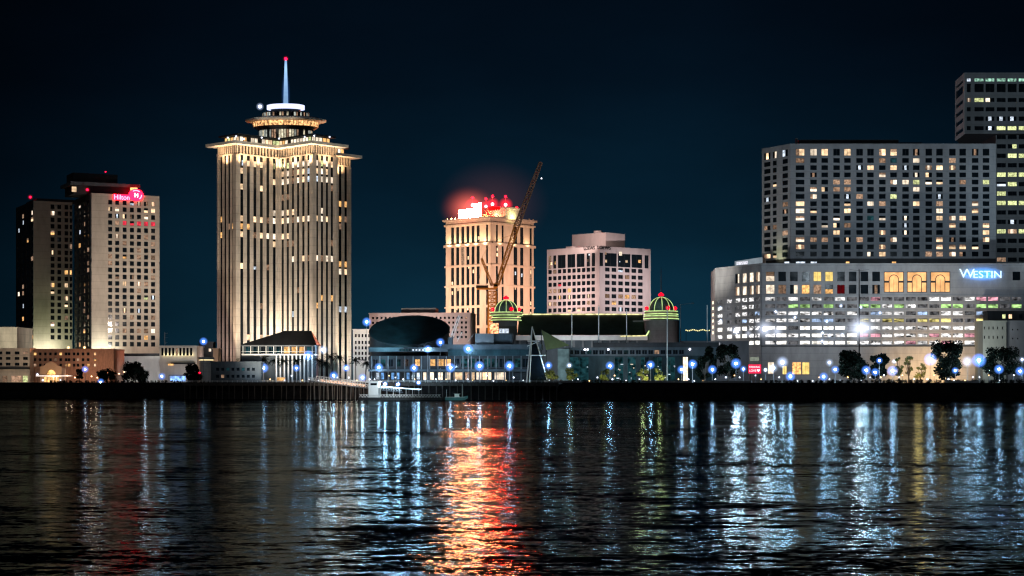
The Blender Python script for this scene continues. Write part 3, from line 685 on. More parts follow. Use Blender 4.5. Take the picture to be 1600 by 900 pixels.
# ------------------------------------------------------------------ ferry terminal in front of the tower
b = Building('ferry_terminal', 'low riverside terminal with a white glazed gallery and a dark hip standing in for shade on the tower', 'terminal building', (PX(430, 815), 815, GZ))
f = pfac(378, 812, 492, 812); zg0, zg1 = f.z_of(400, 553), f.z_of(400, 541)
b.wall.fbox(f, 0, f.len, zg0 - 0.6, zg0, -16, 1.0, WHITE); b.wall.fbox(f, 0, f.len, zg1, zg1 + 0.5, -16, 1.2, GREY)
b.wall.fbox(f, 0, f.len, zg0, zg1, -15, -1.5, SLATE)
for px in range(380, 493, 12): b.wall.fbox(f, f.s_of(px) - 0.12, f.s_of(px) + 0.12, zg0, zg1, 0.5, 0.8, WHITE)
b.wall.fbox(f, 0, f.s_of(408), GZ, zg0 - 0.6, -12, 0.3, GREY)
for i in range(10): b.wall.fbox(f, f.s_of(432 + 6.2 * i) - 0.3, f.s_of(432 + 6.2 * i) + 0.3, GZ, zg0 - 0.6, -0.5, 0.3, WHITE)
b.wall.fbox(f, f.s_of(408), f.len, GZ, zg0 - 0.6, -14, -6, SLATE)
for px in range(383, 490, 12):
    lit = LO if 448 <= px + 5 <= 476 else (LT if rnd.random() < 0.6 else GLASS)
    b.panes.append((f, f.s_of(px), f.s_of(px + 9.5), zg0 + 0.2, zg1 - 0.2, -1.4, lit, 0, 'window'))
b.finish()
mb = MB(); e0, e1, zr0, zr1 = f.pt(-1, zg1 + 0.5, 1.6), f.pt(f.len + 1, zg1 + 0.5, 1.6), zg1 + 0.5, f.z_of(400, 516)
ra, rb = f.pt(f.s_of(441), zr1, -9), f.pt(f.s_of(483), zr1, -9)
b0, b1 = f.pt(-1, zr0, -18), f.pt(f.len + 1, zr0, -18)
mb.add([e0, e1, b1, b0, ra, rb], [(0, 1, 5, 4), (1, 2, 5), (2, 3, 4, 5), (3, 0, 4), (3, 2, 1, 0)], DARK); mb.build('roof', b.root)  # dark hip added to stand in for shade on the tower's foot
mb = MB(); mb.fbox(f, 0, f.len, zg0 + 1.0, zg0 + 1.15, 0.85, 0.95, WHITE); mb.build('gallery_rail', b.root)
mb = MB(); mb.fbox(f, f.s_of(433), f.s_of(447), GZ + 0.3, GZ + 2.6, 0.4, 2.4, TAN); mb.fbox(f, f.s_of(434), f.s_of(446), GZ + 0.9, GZ + 2.4, 2.41, 2.46, LO); mb.build('ticket_booth', b.root)
spot((PX(400, 790), 790, GZ + 4), (PX(395, 812), 812, 20), 5000, (0.8, 0.9, 1), 130, 1.0)
b, f, z1 = simple_block('quay_shed', 'long low dark grey shed on the quay in front of the tower piers', 330, 408, 566, 800, 10, SLATE, [340 + 8 * i for i in range(8)], 5, [577, 588], 5,
    {(2, 0): (LT, 0), (5, 0): (LT, 0), (1, 1): (LD, 0)}); b.finish()
#=====SPLIT=====
# ------------------------------------------------------------------ pale office blocks behind the aquarium
b, f, z1 = simple_block('pale_office_block', 'long pale beige block with small square windows rising behind the black oval building', 577, 735, 490, 1010, 25, PINK,
    [583 + 6.6 * i for i in range(23)], 3.2, [497, 504.5, 512, 519.5, 527], 3.6, Yb=1004, lit={(20, 2): LD, (17, 1): LD, (22, 0): (LD, 0)}); b.finish()
mb = MB(); mb.fbox(f, f.s_of(624), f.s_of(678), z1 + 0.3, z1 + 3.4, -18, -6, GREY); mb.build('roof_plant', b.root)
spot((PX(650, 960), 960, GZ + 25), (PX(650, 1020), 1020, 42), 110000, (1, 0.78, 0.66), 120, 1.0)
b, f, z1 = simple_block('small_grey_office', 'small pale grey office block between the tower and the black oval building', 551.5, 579, 515, 985, 20, WHITE,
    [556 + 5.2 * i for i in range(5)], 2.6, [524.5, 535, 543.5, 552, 560], 5); b.finish()
spot((PX(562, 950), 950, GZ + 6), (PX(565, 985), 985, 28), 34000, (0.9, 0.9, 0.9), 110, 1.0)

# ------------------------------------------------------------------ aquarium: oblique black drum
Yq = 825.0
AQ = thing('aquarium_building', 'black oval drum-shaped building with a slanted elliptical roof and lit glass wings', 'aquarium', (PX(640, Yq), Yq, GZ))
cxq = PX(639.5, Yq); rq = 62.5 / F * Yq; zc = PZ(516, Yq); hq = 24.5 / F * Yq
m = MB(); n = 64; top = []; bot = []
for i in range(n):
    t = 2 * math.pi * i / n; x, y = math.cos(t), math.sin(t)
    top.append(Vector((cxq + rq * x, Yq + rq * 0.9 * y, zc + hq * y + 0.4 * x))); bot.append(Vector((cxq + rq * 0.97 * x + 0.0, Yq + rq * 0.8 * y, GZ)))
m.add(bot + top, [(i, (i + 1) % n, n + (i + 1) % n, n + i) for i in range(n)], BLACKISH); m.build('drum_wall', AQ)
m = MB(); rings = 10; vs = []
for j in range(rings + 1):
    q = j / rings
    for i in range(n):
        t = 2 * math.pi * i / n
        vs.append((cxq + rq * q * math.cos(t), Yq + rq * 0.9 * q * math.sin(t), zc + hq * q * math.sin(t) + 0.4 * q * math.cos(t) - 0.8 * (1 - q * q) + 0.03))
m.add(vs, [(j * n + i, j * n + (i + 1) % n, (j + 1) * n + (i + 1) % n, (j + 1) * n + i) for j in range(rings) for i in range(n)], TEAL); m.build('slanted_roof', AQ)
m = MB()
for i in range(n):
    m.tube(top[i], top[(i + 1) % n], 0.28, 0.28, DARK, 6, False)
m.build('roof_rim', AQ)
spot((PX(600, 770), 770, 30), (PX(606, Yq), Yq, 26), 190000, (0.26, 0.66, 0.82), 40, 1.0)
# wings
f = pfac(576, 800, 842, 796)
w = MB()
w.fbox(f, f.s_of(700), f.s_of(842), f.z_of(700, 556), f.z_of(700, 546), -22, 0, TEAL)
w.fbox(f, 0, f.s_of(842), f.z_of(640, 575), f.z_of(640, 556), -20, -1.5, DARK)
w.fbox(f, 0, f.s_of(700), f.z_of(640, 549.5), f.z_of(640, 543), -14, 0.2, SLATE)
w.fbox(f, 0, f.len, GZ, f.z_of(640, 575), -20, -3, DARK)
w.fbox(f, 0, f.len, f.z_of(640, 580.5), f.z_of(640, 577), -3, 1.6, SLATE)
for px in range(580, 842, 13): w.fbox(f, f.s_of(px) - 0.2, f.s_of(px) + 0.2, GZ, f.z_of(640, 556), -1.5, -0.9, GREY)
w.fbox(f, f.s_of(742), f.s_of(771), f.z_of(742, 538), f.z_of(742, 521), -16, -2, GREY)
w.fbox(f, f.s_of(771), f.s_of(800), f.z_of(742, 538), f.z_of(742, 521), -16, -3.5, SLATE)
w.fbox(f, f.s_of(690), f.s_of(846), f.z_of(742, 546), f.z_of(742, 538), -18, -0.5, SLATE)
w.build('glass_wing', AQ)
def apane(a0, a1, y0, y1, mat, d, nm='window'):
    o = bpy.data.objects.new(nm, pane_mesh(f.s_of(a1) - f.s_of(a0), f.z_of(700, y0) - f.z_of(700, y1), mat, 0)); COL.objects.link(o)
    o.location = f.pt(f.s_of(a0), f.z_of(700, y1), d); o.rotation_euler = (0, 0, f.rz); put(o, AQ)
for a0, a1, mt in ((660, 665.5, LP), (671, 677, LP), (682.5, 691, LP), (695, 704, LP), (708, 722, LW), (726, 733, LD), (735, 741, LW), (743.5, 752, LP), (753, 761, LW), (762, 767, LW), (772, 790, LP)):
    apane(a0, a1, 581.5, 593.5, mt, -2.8)
for a0, a1, mt in ((648, 656, LO), (671, 680, LO), (682.5, 693, LO), (694.5, 704, LO), (630, 638, LD)): apane(a0, a1, 561, 572, mt, -1.4)
for i in range(11): apane(708 + i * 12, 718 + i * 12, 560, 574, LT if i % 3 else GLASS, -1.4)
for i in range(5): apane(582 + i * 12, 590 + i * 12, 561, 573, LT if i in (1, 3) else GLASS, -1.4)
LB = glow('lit_blue_glass', (0.22, 0.5, 1.0), 0.7, 0.6, 0.5)
for i in range(9): apane(586 + i * 8, 591 + i * 8, 582, 593, LB if i in (1, 3, 4, 6) else LC if i in (0, 8) else GLASS, -2.8)
for i in range(8): apane(624 + i * 5, 627.5 + i * 5, 545.2, 548.6, LC if i > 3 else LT, 0.35, 'clerestory_window')
# leaning twin masts on the roof
m = MB(); Ym = 806
for x0, y0, x1, y1 in ((702, 533, 717, 492), (706, 533, 719, 494), (714, 534, 722, 519), (731, 534, 741, 521)):
    m.tube((PX(x0, Ym), Ym, PZ(y0, Ym)), (PX(x1, Ym), Ym, PZ(y1, Ym)), 0.22, 0.16, WHITE, 6)
m.fbox(f, f.s_of(700), f.s_of(707), f.z_of(700, 538), f.z_of(700, 527), -3, 0, SLATE)
m.build('mast_frame', AQ)
spot((PX(720, 780), 780, GZ + 5), (PX(755, 800), 800, 30), 9000, (0.7, 0.85, 1), 120, 1.0)
# white tripod frame
TF = thing('glass_pyramid', 'dark glass pyramid with slender white edge poles before the dark hall roof', 'glass pyramid', (PX(836, 775), 775, GZ))
Yt = 776; apex = Vector((PX(831.5, Yt), Yt + 2, PZ(510, Yt)))
feet = [Vector((PX(px, Yt), Yt + dy, GZ)) for px, dy in ((822.5, -4), (856, -2), (842, 9))]
for p in feet + [Vector((PX(827, Yt), Yt - 4.5, GZ))]:
    m = MB(); m.tube(p, apex, 0.3, 0.2, WHITE, 6); m.build('edge_pole', TF)
m = MB()
for i in range(3): m.add([feet[i], feet[(i + 1) % 3], apex - Vector((0, 0, .6))], [(0, 1, 2)], GLASS)
m.build('glazing', TF)
m = MB()
for y, pa, pb in ((533, 824, 843), (555, 822, 853)): m.tube((PX(pa, Yt), Yt - 2, PZ(y, Yt)), (PX(pb, Yt), Yt - 0.5, PZ(y, Yt)), 0.16, 0.16, WHITE, 6)
m.tube((PX(824, Yt), Yt - 2, PZ(541, Yt)), (PX(843, Yt), Yt - 0.5, PZ(533, Yt)), 0.14, 0.14, WHITE, 6)
m.build('crossbar', TF)
spot((PX(845, 755), 755, GZ + 1), (PX(836, 776), 776, 20), 3000, (0.8, 0.9, 1), 90, 1.0)
# green sloping sail roof
GS = thing('sail_canopy', 'olive green triangular canopy sloping down beside the glass pyramid', 'canopy', (PX(865, 800), 800, GZ))
m = MB(); Ys = 800
tri = [Vector((PX(846, Ys), Ys + 2, PZ(515, Ys))), Vector((PX(889, Ys), Ys - 3, PZ(539.5, Ys))), Vector((PX(853, Ys), Ys - 4, PZ(547, Ys)))]
tb = [p + Vector((0, 0.4, -0.15)) for p in tri]
m.add(tri + tb, [(0, 2, 1), (3, 4, 5), (0, 1, 4, 3), (1, 2, 5, 4), (2, 0, 3, 5)], surf('olive_canvas', (0.16, 0.19, 0.09), var=0.2)); m.build('canvas', GS)
m = MB(); m.tube(tri[0], (tri[0].x, Ys + 2, GZ), 0.2, 0.2, DARK, 6); m.tube(tri[2], (tri[2].x, Ys - 4, GZ), 0.2, 0.2, DARK, 6); m.tube(tri[1], (tri[1].x, Ys - 3, GZ), 0.2, 0.2, DARK, 6); m.build('support_poles', GS)
spot((PX(868, 780), 780, 19), (PX(863, 800), 800, 27), 1900, (0.85, 1.0, 0.6), 110, 1.0)

# ------------------------------------------------------------------ domed hall with outlined roof
Yk = 1000.0; k_ = Yk / F
CH = thing('domed_hall', 'long dark-roofed hall with two small domes outlined in yellow-green lights', 'hall', (PX(900, Yk), Yk, GZ))
f = pfac(770, Yk, 1062, Yk)
NEON = glow('yellow_green_tubes', (0.70, 1.0, 0.36), 1.25, 0.35, 0.25)
NEONW = glow('warm_edge_tubes', (1.0, 0.92, 0.42), 1.1, 0.6, 0.3)
zr = f.z_of(900, 490); ze = f.z_of(900, 524)
m = MB()
q = [f.pt(f.s_of(808), ze, 8), f.pt(f.s_of(1003), ze, 8), f.pt(f.s_of(1008), zr, -14), f.pt(f.s_of(812), zr, -14)]
m.add(q, [(0, 1, 2, 3)], GREENROOF); m.add([q[0] + Vector((0, 30, 0)), q[0], q[3]], [(0, 1, 2)], GREENROOF); m.build('roof', CH)
m = MB(); m.fbox(f, f.s_of(806), f.s_of(1010), f.z_of(900, 532), ze - 0.2, -2, 8.6, WHITE); m.fbox(f, f.s_of(800), f.s_of(1012), GZ, f.z_of(900, 532), -30, 6, SLATE)
for px in range(812, 1008, 14): m.fbox(f, f.s_of(px) - 0.5, f.s_of(px) + 0.5, f.z_of(900, 543), f.z_of(900, 532), 6, 7.4, GREY)
m.fbox(f, 0, f.s_of(808), GZ, zr - 1, -24, -2, SLATE); m.build('wall', CH)
m = MB(); m.fbox(f, f.s_of(812), f.s_of(1006), zr - 0.35, zr + 0.45, -14.2, -13.6, NEONW); m.build('ridge_lights', CH)
m = MB(); g0 = f.pt(f.s_of(968), f.z_of(900, 526), 8.8); g1 = f.pt(f.s_of(1008), f.z_of(900, 525), 8.8); g2 = f.pt(f.s_of(1023), f.z_of(900, 502), 6)
m.tube(g0, g1, 0.3, 0.3, NEONW, 5); m.tube(g1, g2, 0.4, 0.4, NEON, 5); m.build('edge_lights', CH)
m = MB(); m.fbox(f, f.s_of(990), f.s_of(1062), GZ, f.z_of(900, 500), -24, -6, GREY)
c2 = (PX(1034, Yk - 2), Yk - 2); m.lathe([(27 * k_, GZ), (27 * k_, PZ(501, Yk))], c2, surf('hall_grey', (0.13, 0.13, 0.135), joint=2.6), 40); m.build('rotunda', CH)
def dome(c, r, ybase, ytop, drums, finial_h, label):
    d_ = MB(); zb, ztp = PZ(ybase, Yk), PZ(ytop, Yk)
    prof = [(max(0.02, r * math.cos(t * math.pi / 20)), zb + (ztp - zb) * math.sin(t * math.pi / 20)) for t in range(11)]
    d_.lathe(prof, c, surf('dome_copper', (0.16, 0.21, 0.20), rough=0.5, var=0.3), 32); dm = d_.build('dome', CH)
    for i in range(10):
        t = 2 * math.pi * (i + 0.5) / 10
        rb_ = MB()
        for (r0, z0), (r1, z1) in zip(prof[:-1], prof[1:]):
            rb_.tube((c[0] + (r0 + .1) * math.cos(t), c[1] + (r0 + .1) * math.sin(t), z0), (c[0] + (r1 + .1) * math.cos(t), c[1] + (r1 + .1) * math.sin(t), z1), 0.13, 0.13, NEON, 5, False)
        rb_.build('rib_lights', dm)
    for (y0, y1, rr) in drums:
        g = MB(); g.lathe([(rr - 0.5, PZ(y0, Yk)), (rr - 0.5, PZ(y1, Yk)), (0.1, PZ(y1, Yk))], c, TAN, 32); dd = g.build('drum', CH)
        g = MB(); g.lathe([(rr, PZ(y0, Yk)), (rr, PZ(y0, Yk) + 0.35)], c, NEON, 32); g.lathe([(rr - 0.3, PZ(y1, Yk) - 0.3), (rr - 0.3, PZ(y1, Yk))], c, NEON, 32); g.build('ring_lights', dd)
    RF = glow('red_flower_lamp', (1.0, 0.004, 0.02), 2.2, sample=True)
    g = MB()
    for i in range(6): g.sphere((c[0] + 0.9 * math.cos(i * 1.047), c[1] + 0.9 * math.sin(i * 1.047), PZ(ytop - 3.5, Yk)), 0.75, RF, 8, 6)
    g.sphere((c[0], c[1], PZ(ytop - 5, Yk)), 0.85, RF, 8, 6); g.build('finial', dm)
    for ox in (-1.05, 0.42, 1.0):
        pz = PZ(ybase - 4, Yk); px_ = c[0] + r * 1.08 * ox; py_ = c[1] - r * math.sqrt(max(0, 1 - min(1, ox * ox))) - 0.6
        g = MB()
        for i in range(5): g.sphere((px_ + 0.65 * math.cos(i * 1.256), py_, pz + 0.65 * math.sin(i * 1.256)), 0.55, RF, 8, 6)
        g.build('flower_lamp', CH)
    if finial_h:
        g = MB(); g.tube((c[0], c[1], PZ(ytop - 8, Yk)), (c[0], c[1], PZ(finial_h, Yk)), 0.3, 0.12, GREY, 6); g.build('flagpole', dm)
dome((PX(791, Yk), Yk), 18.5 * k_, 487.5, 469, [(493.5, 488, 26 * k_), (501, 496, 24 * k_)], None, '')
dome((PX(1033, Yk - 2), Yk - 2), 20 * k_, 486, 464.5, [(492, 486.5, 27 * k_), (499, 494, 28 * k_)], 419, '')
for dx_ in (791, 1033): spot((PX(dx_ - 6, 960), 960, PZ(490, 960)), (PX(dx_, Yk), Yk, PZ(478, Yk)), 4500, (0.55, 1.0, 0.85), 60, 1.0)
m = MB(); sgf = pfac(766, 990, 779, 990); m.fbox(sgf, 0, sgf.len, sgf.z_of(770, 521), sgf.z_of(770, 505), 0, 0.6, glow('red_amber_sign', (1, 0.42, 0.2), 1.8, 0.8, 0.9)); m.build('light_panel', CH)
m = MB(); m.fbox(f, f.s_of(780), f.s_of(795), f.z_of(780, 521), f.z_of(780, 514), 6.2, 6.4, LC); m.build('light_panel', CH)
spot((PX(1040, 970), 970, GZ + 3), (PX(1036, 1000), 1000, 40), 14000, (1, 0.9, 0.9), 100, 1.0)
spot((PX(900, 960), 960, GZ + 10), (PX(900, 995), 995, 30), 40000, (0.9, 0.95, 1), 140, 1.0)

# ------------------------------------------------------------------ tan hotel tower with lit rotunda and red balls
Yc = 1150.0; k_ = Yc / F
b = Building('domed_hotel_tower', 'tan floodlit hotel tower with tall window strips and red globes on its rotunda', 'hotel tower', (PX(767, Yc + 20), Yc + 20, GZ))
fl = pfac(697, 1178, 767, Yc); fr = pfac(767, Yc, 833.5, 1182)
zt = PZ(340, Yc)
bk = Vector((0, 42, 0)); core = [fl.A, fl.B, fr.B, fr.B + Vector((-3, 36, 0)), fl.A + Vector((3, 36, 0))]
b.wall.prism([(p.x, p.y) for p in core], GZ, zt - 0.3, TAN)
ref = 767
bands = [(350.5, 377), (383, 411), (415, 443), (447, 476), (480, 508), (512, 540), (544, 570)]
rowsT = [(PZ(y1, Yc), PZ(y0, Yc)) for y0, y1 in bands]
DTAN = surf('tan_spandrel', (0.40, 0.30, 0.23), var=0.15)
r4 = random.Random(12)
lt = {}
for key in ((3, 1), (4, 1), (0, 3), (0, 2), (2, 4), (4, 4), (3, 4)): lt[key] = None
b.grid(fl, cells(fl, [(707.5, 4.6), (715.5, 4.6), (723.5, 4.6), (731.5, 4.6), (739.5, 4.6), (747.5, 4.6), (761.5, 3)], 4), rowsT, 0, fl.len, GZ, zt, 0.25, TAN)
b.grid(fr, cells(fr, [(776, 3), (785, 3), (805, 5.6), (814.8, 5.0), (828.8, 3.2)], 4), rowsT, 0, fr.len, GZ, zt, 0.25, TAN)
for px, py, fc in ((732, 403, fl), (733, 417, fl), (740, 424, fl), (707, 443, fl), (716, 452, fl), (707, 458, fl), (731, 482, fl), (714, 482, fl), (748, 372, fl), (777, 390, fr), (776.5, 398, fr), (805, 450, fr), (829, 425, fr), (829, 474, fr), (805, 427, fr), (815, 430, fr), (829, 490, fr), (715, 500, fl)):
    a = fc.s_of(px); z = fc.z_of(px, py); b.panes.append((fc, a - 0.75, a + 0.75, z - 1.2, z + 1.2, 0.16, LC if px == 815 or py == 427 else LW, 0, 'lit_window'))
b.finish()
m = MB()   # cornices on both faces (mitred by running the left one through)
for y0, y1, dd in ((341, 338, 1.8), (349, 346.5, 1.0), (382.5, 378.5, 1.2), (414.5, 412, 0.8), (446.5, 444, 0.8), (479.5, 477, 0.8)):
    m.fbox(fl, -dd, fl.len + dd * 0.4, PZ(y0, Yc), PZ(y1, Yc), -1, dd, TAN); m.fbox(fr, dd * 0.4, fr.len + dd, PZ(y0, Yc) + 0.004, PZ(y1, Yc) - 0.004, -1, dd, TAN)
for px in (700, 706, 712, 825, 831):
    fc = fl if px < 767 else fr; m.fbox(fc, fc.s_of(px) - 0.4, fc.s_of(px) + 0.4, PZ(338, Yc), PZ(336, Yc), 0.4, 1.4, TAN)
m.build('cornice', b.root)
m = MB(); m.prism([(p.x, p.y) for p in core], zt - 0.3, zt + 0.2, TAN); m.build('roof', b.root)
Yr = 1172.0; k_ = Yr / F; cr = (PX(783, Yr), Yr); rr = 30 * k_
m = MB(); m.lathe([(rr, zt), (rr, PZ(329, Yr)), (rr + 0.8, PZ(329, Yr)), (rr + 0.8, PZ(326.5, Yr)), (0.1, PZ(326, Yr))], cr, CREAM, 48); ro = m.build('rotunda', b.root)
RH = glow('hot_red_tube', (1.0, 0.0, 0.0), 1300.0, sample=True)
m = MB(); m.lathe([(rr + 0.9, PZ(331, Yr)), (rr + 0.9, PZ(326.2, Yr))], cr, RH, 16, a0=R(232), a1=R(268)); m.build('red_rim', ro)
HOTP = glow('hot_pink_lantern', (1.0, 0.03, 0.03), 90.0, sample=True)
RBALL = glow('red_ball_lamp', (1.0, 0.0008, 0.003), 60.0)
RCM = bloom('cupola_red_bloom', (1.0, 0.004, 0.025), 0.40, 1.2)
for px, py, pb, rs in ((738.5, 320.5, 309, 5), (759.3, 322.5, 310.5, 4.2), (769.5, 319, 306.5, 4.6), (790, 320, 307, 4.8), (807.5, 330.5, 325, 2.2)):
    Y = Yr - (10 if px in (769.5, 790) else -6); s_ = Y / F
    cu = MB(); cc_ = (PX(px, Y), Y); z0 = PZ(326.5, Y) - 0.5 if px < 800 else PZ(337, Y)
    cu.lathe([(rs * s_ * 0.8, z0), (rs * s_ * 0.8, PZ(py, Y) - rs * s_ * 0.6)], cc_, TAN, 14); cu.tube((*cc_, PZ(py, Y)), (*cc_, PZ(pb, Y)), 0.22, 0.15, TAN, 6); co = cu.build('cupola', ro)
    globe('lantern', (*cc_, PZ(py, Y)), rs * s_ * 0.55, HOTP, co)
    globe('finial_ball', (*cc_, PZ(pb, Y)), 1.7 * s_, RBALL, co)
    globe('lantern_bloom', (*cc_, PZ(py, Y)), rs * s_ * 2.6, RCM, co)
    globe('ball_bloom', (*cc_, PZ(pb, Y)), 4.2 * s_, RED_BLOOM, co)
# blazing rooftop sign boxes
RS = thing('rooftop_sign', 'blazing white rooftop sign board at the edge of the tan hotel tower', 'sign', (PX(735, 1168), 1168, zt))
sgn = glow('blazing_sign', (1.0, 0.27, 0.10), 2300.0, sample=True)
fs_ = pfac(717, 1176, 752, 1160); z0s = PZ(340.5, 1165)
m = MB(); zm = PZ(327, 1170)
for a0_, a1_, za_, zb_ in ((0, fs_.len, z0s + 0.6, zm), (fs_.s_of(740), fs_.len, zm, PZ(318.5, 1165))): m.add([fs_.pt(a0_, za_, .02), fs_.pt(a1_, za_, .02), fs_.pt(a1_, zb_, .02), fs_.pt(a0_, zb_, .02)], [(0, 1, 2, 3)], sgn)
m.build('sign_face', RS)
m = MB()      # upright louvre blades added to keep the sign's light off the neighbouring blocks
nl = int(fs_.len)
for i in range(nl + 1):
    a = fs_.len * i / nl; m.fbox(fs_, a - .03, a + .03, z0s + 0.6, zm if a < fs_.s_of(740) else PZ(318.5, 1165), 0.03, 0.40, DARK)
m.build('added_light_baffle', RS)
m = MB(); m.fbox(fs_, -.2, fs_.len + .2, z0s + 0.5, zm, -0.8, 0, DARK); m.fbox(fs_, fs_.s_of(740) - .2, fs_.len + .2, zm + 0.01, PZ(318.5, 1165) + .1, -0.8, 0, DARK); m.build('sign_box', RS)
m = MB()
for i in range(6): m.tube(fs_.pt(fs_.len * i / 5, zt, -0.4), fs_.pt(fs_.len * i / 5, z0s + 0.6, -0.4), 0.15, 0.15, GREY, 6)
m.build('support_posts', RS)
globe('sign_bloom', (PX(733, 1160), 1160, PZ(326, 1160)), 21, bloom('sign_white_bloom', (1.0, 0.15, 0.10), 0.10, 2.4), RS, sz=0.8)  # glowing ball paints the red glow around the sign
globe('sign_bloom', (PX(770, 1160), 1160, PZ(320, 1160)), 40, bloom('sign_far_bloom', (1.0, 0.34, 0.34), 0.0012, 1.3), RS, sz=0.8)  # wide faint ball paints the outer glow around the sign
OR = (1.0, 0.70, 0.52)
spot(fl.pt(fl.len * .5, GZ + 38, 70), fl.pt(fl.len * .5, 72, 0), 700000, OR, 80, 1.0)
spot(fr.pt(fr.len * .5, GZ + 38, 70), fr.pt(fr.len * .5, 72, 0), 520000, (1, 0.66, 0.5), 80, 1.0)
for fc, n_, pw in ((fl, 5, 11000), (fr, 3, 5000)):
    for i in range(n_): spot(fc.pt(fc.len * (i + .5) / n_, PZ(383, Yc), 3.2), fc.pt(fc.len * (i + .5) / n_, PZ(352, Yc), 0.5), pw, (1, 0.76, 0.42), 130, 1.0)
spot((cr[0] - 4, cr[1] - 17, zt + 0.6), (cr[0], cr[1] - 11, zt + 4), 5000, (1, 0.75, 0.4), 150, 1.0)
spot((cr[0] + 9, cr[1] - 13, zt + 0.6), (cr[0] + 6, cr[1] - 8, zt + 4), 3500, (0.95, 1, 0.4), 150, 1.0)

# ------------------------------------------------------------------ luffing crane
Yn = 1085.0; k_ = Yn / F
CR = thing('tower_crane', 'orange lit luffing tower crane with a long tilted lattice jib before the tan hotel tower', 'crane', (PX(769, Yn), Yn, GZ))
def lattice(p0, p1, w0, w1, bays, mat, rc=0.28, rb=0.17):
    p0, p1 = Vector(p0), Vector(p1); d_ = (p1 - p0).normalized(); a = d_.cross(Vector((0, 1, 0))).normalized(); c_ = d_.cross(a).normalized()
    mb = MB(); prev = None
    for i in range(bays + 1):
        t = i / bays; w_ = (w0 + (w1 - w0) * t) / 2; c = p0.lerp(p1, t)
        cur = [c + a * sx * w_ + c_ * sy * w_ for sx, sy in ((-1, -1), (1, -1), (1, 1), (-1, 1))]
        for j in range(4): mb.tube(cur[j], cur[(j + 1) % 4], rb, rb, mat, 4, False)
        if prev:
            for j in range(4):
                mb.tube(prev[j], cur[j], rc, rc, mat, 5, False)
                mb.tube(prev[j] if i % 2 else prev[(j + 1) % 4], cur[(j + 1) % 4] if i % 2 else cur[j], rb, rb, mat, 4, False)
        prev = cur
    return mb
mast_top = (PX(769, Yn), Yn, PZ(455, Yn))
lattice((PX(769, Yn), Yn, GZ), mast_top, 12 * k_, 12 * k_, 24, ORANGE, 0.42, 0.26).build('mast', CR)
m = MB(); m.box(PX(745, Yn), PX(776, Yn), Yn - 2.2, Yn + 2.2, PZ(452.5, Yn), PZ(450, Yn), ORANGE); m.box(PX(744, Yn), PX(763, Yn), Yn - 1.8, Yn + 1.8, PZ(450, Yn) + 0.01, PZ(446, Yn), SLATE); m.build('counterweight_deck', CR)
m = MB(); m.box(PX(771, Yn), PX(778, Yn), Yn - 3.4, Yn - 1.2, PZ(450, Yn) + 0.02, PZ(443, Yn), ORANGE); m.box(PX(772, Yn), PX(777.5, Yn), Yn - 3.44, Yn - 3.40, PZ(448, Yn), PZ(444.5, Yn), GLASS); m.build('cab', CR)
jf = (PX(777, Yn), Yn, PZ(445, Yn)); jm = (PX(808, Yn), Yn, PZ(352, Yn)); jt = (PX(845, Yn), Yn, PZ(254, Yn))
DIM = surf('dim_jib_orange', (0.24, 0.17, 0.14), var=0.3)  # duller copy of the crane colour stands in for the unlit upper jib
lattice(jf, jm, 5 * k_, 7.5 * k_, 12, ORANGE, 0.46, 0.28).build('jib', CR)
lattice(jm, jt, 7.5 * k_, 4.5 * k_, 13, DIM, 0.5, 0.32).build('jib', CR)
lattice((PX(769, Yn), Yn, PZ(446, Yn)), (PX(752.5, Yn), Yn, PZ(404, Yn)), 3.4 * k_, 2.2 * k_, 7, ORANGE, 0.34, 0.2).build('back_frame', CR)
m = MB(); m.tube((PX(752.5, Yn), Yn, PZ(404, Yn)), (PX(766, Yn), Yn, PZ(378, Yn)), 0.12, 0.12, ORANGE, 4); m.tube((PX(766, Yn), Yn, PZ(378, Yn)), (PX(803, Yn), Yn, PZ(366, Yn)), 0.10, 0.10, ORANGE, 4)
m.tube((PX(752.5, Yn), Yn, PZ(404, Yn)), (PX(748, Yn), Yn, PZ(450, Yn)), 0.12, 0.12, ORANGE, 4); m.build('stay_cable', CR)
spot((PX(760, 1060), 1060, GZ + 3), (PX(778, Yn), Yn, 68), 170000, (1, 0.58, 0.2), 80, 1.0)
globe('hook_lamp', (PX(846, Yn), Yn - 1, PZ(279, Yn)), 0.35, MATS['white_lamp'], CR)

# ------------------------------------------------------------------ pinkish hotel block
Yl = 1250.0
b = Building('pink_hotel_block', 'pinkish square hotel block with dark glazed top floors and a boxy penthouse', 'hotel', (PX(936, Yl + 20), Yl + 20, GZ))
fl = pfac(855, 1285, 936.5, Yl); fr = pfac(936.5, Yl, 1016.5, 1280); zt = PZ(384.5, Yl)
core = [fl.A, fl.B, fr.B, fr.B + Vector((-3, 34, 0)), fl.A + Vector((3, 34, 0))]
b.wall.prism([(p.x, p.y) for p in core], GZ, zt - 0.3, PINK)
yr = [420.5, 431, 441.3, 451.6, 462, 472.2, 482.4, 492.6, 502.8, 513]
rl = [(PZ(y + 3.2, Yl), PZ(y - 3.2, Yl)) for y in yr]
z_band = PZ(417, Yl)
ll = {(0, 5): LW, (2, 3): (LD, 1), (2, 4): (LO, 4), (4, 3): LO, (4, 4): (LW, 4), (8, 4): LP, (6, 6): LW, (7, 6): LD, (4, 6): (LW, 3), (2, 2): (LR, 3)}
b.grid(fl, cells(fl, [859.7 + 7.5 * i for i in range(10)], 5.3), rl, 0, fl.len, GZ, z_band, 0.22, PINK, ll)
lr = {(0, 4): LD, (1, 5): LO, (2, 4): LD, (3, 4): LO, (2, 0): (LC, 3), (3, 1): LD, (2, 6): (LC, 4)}
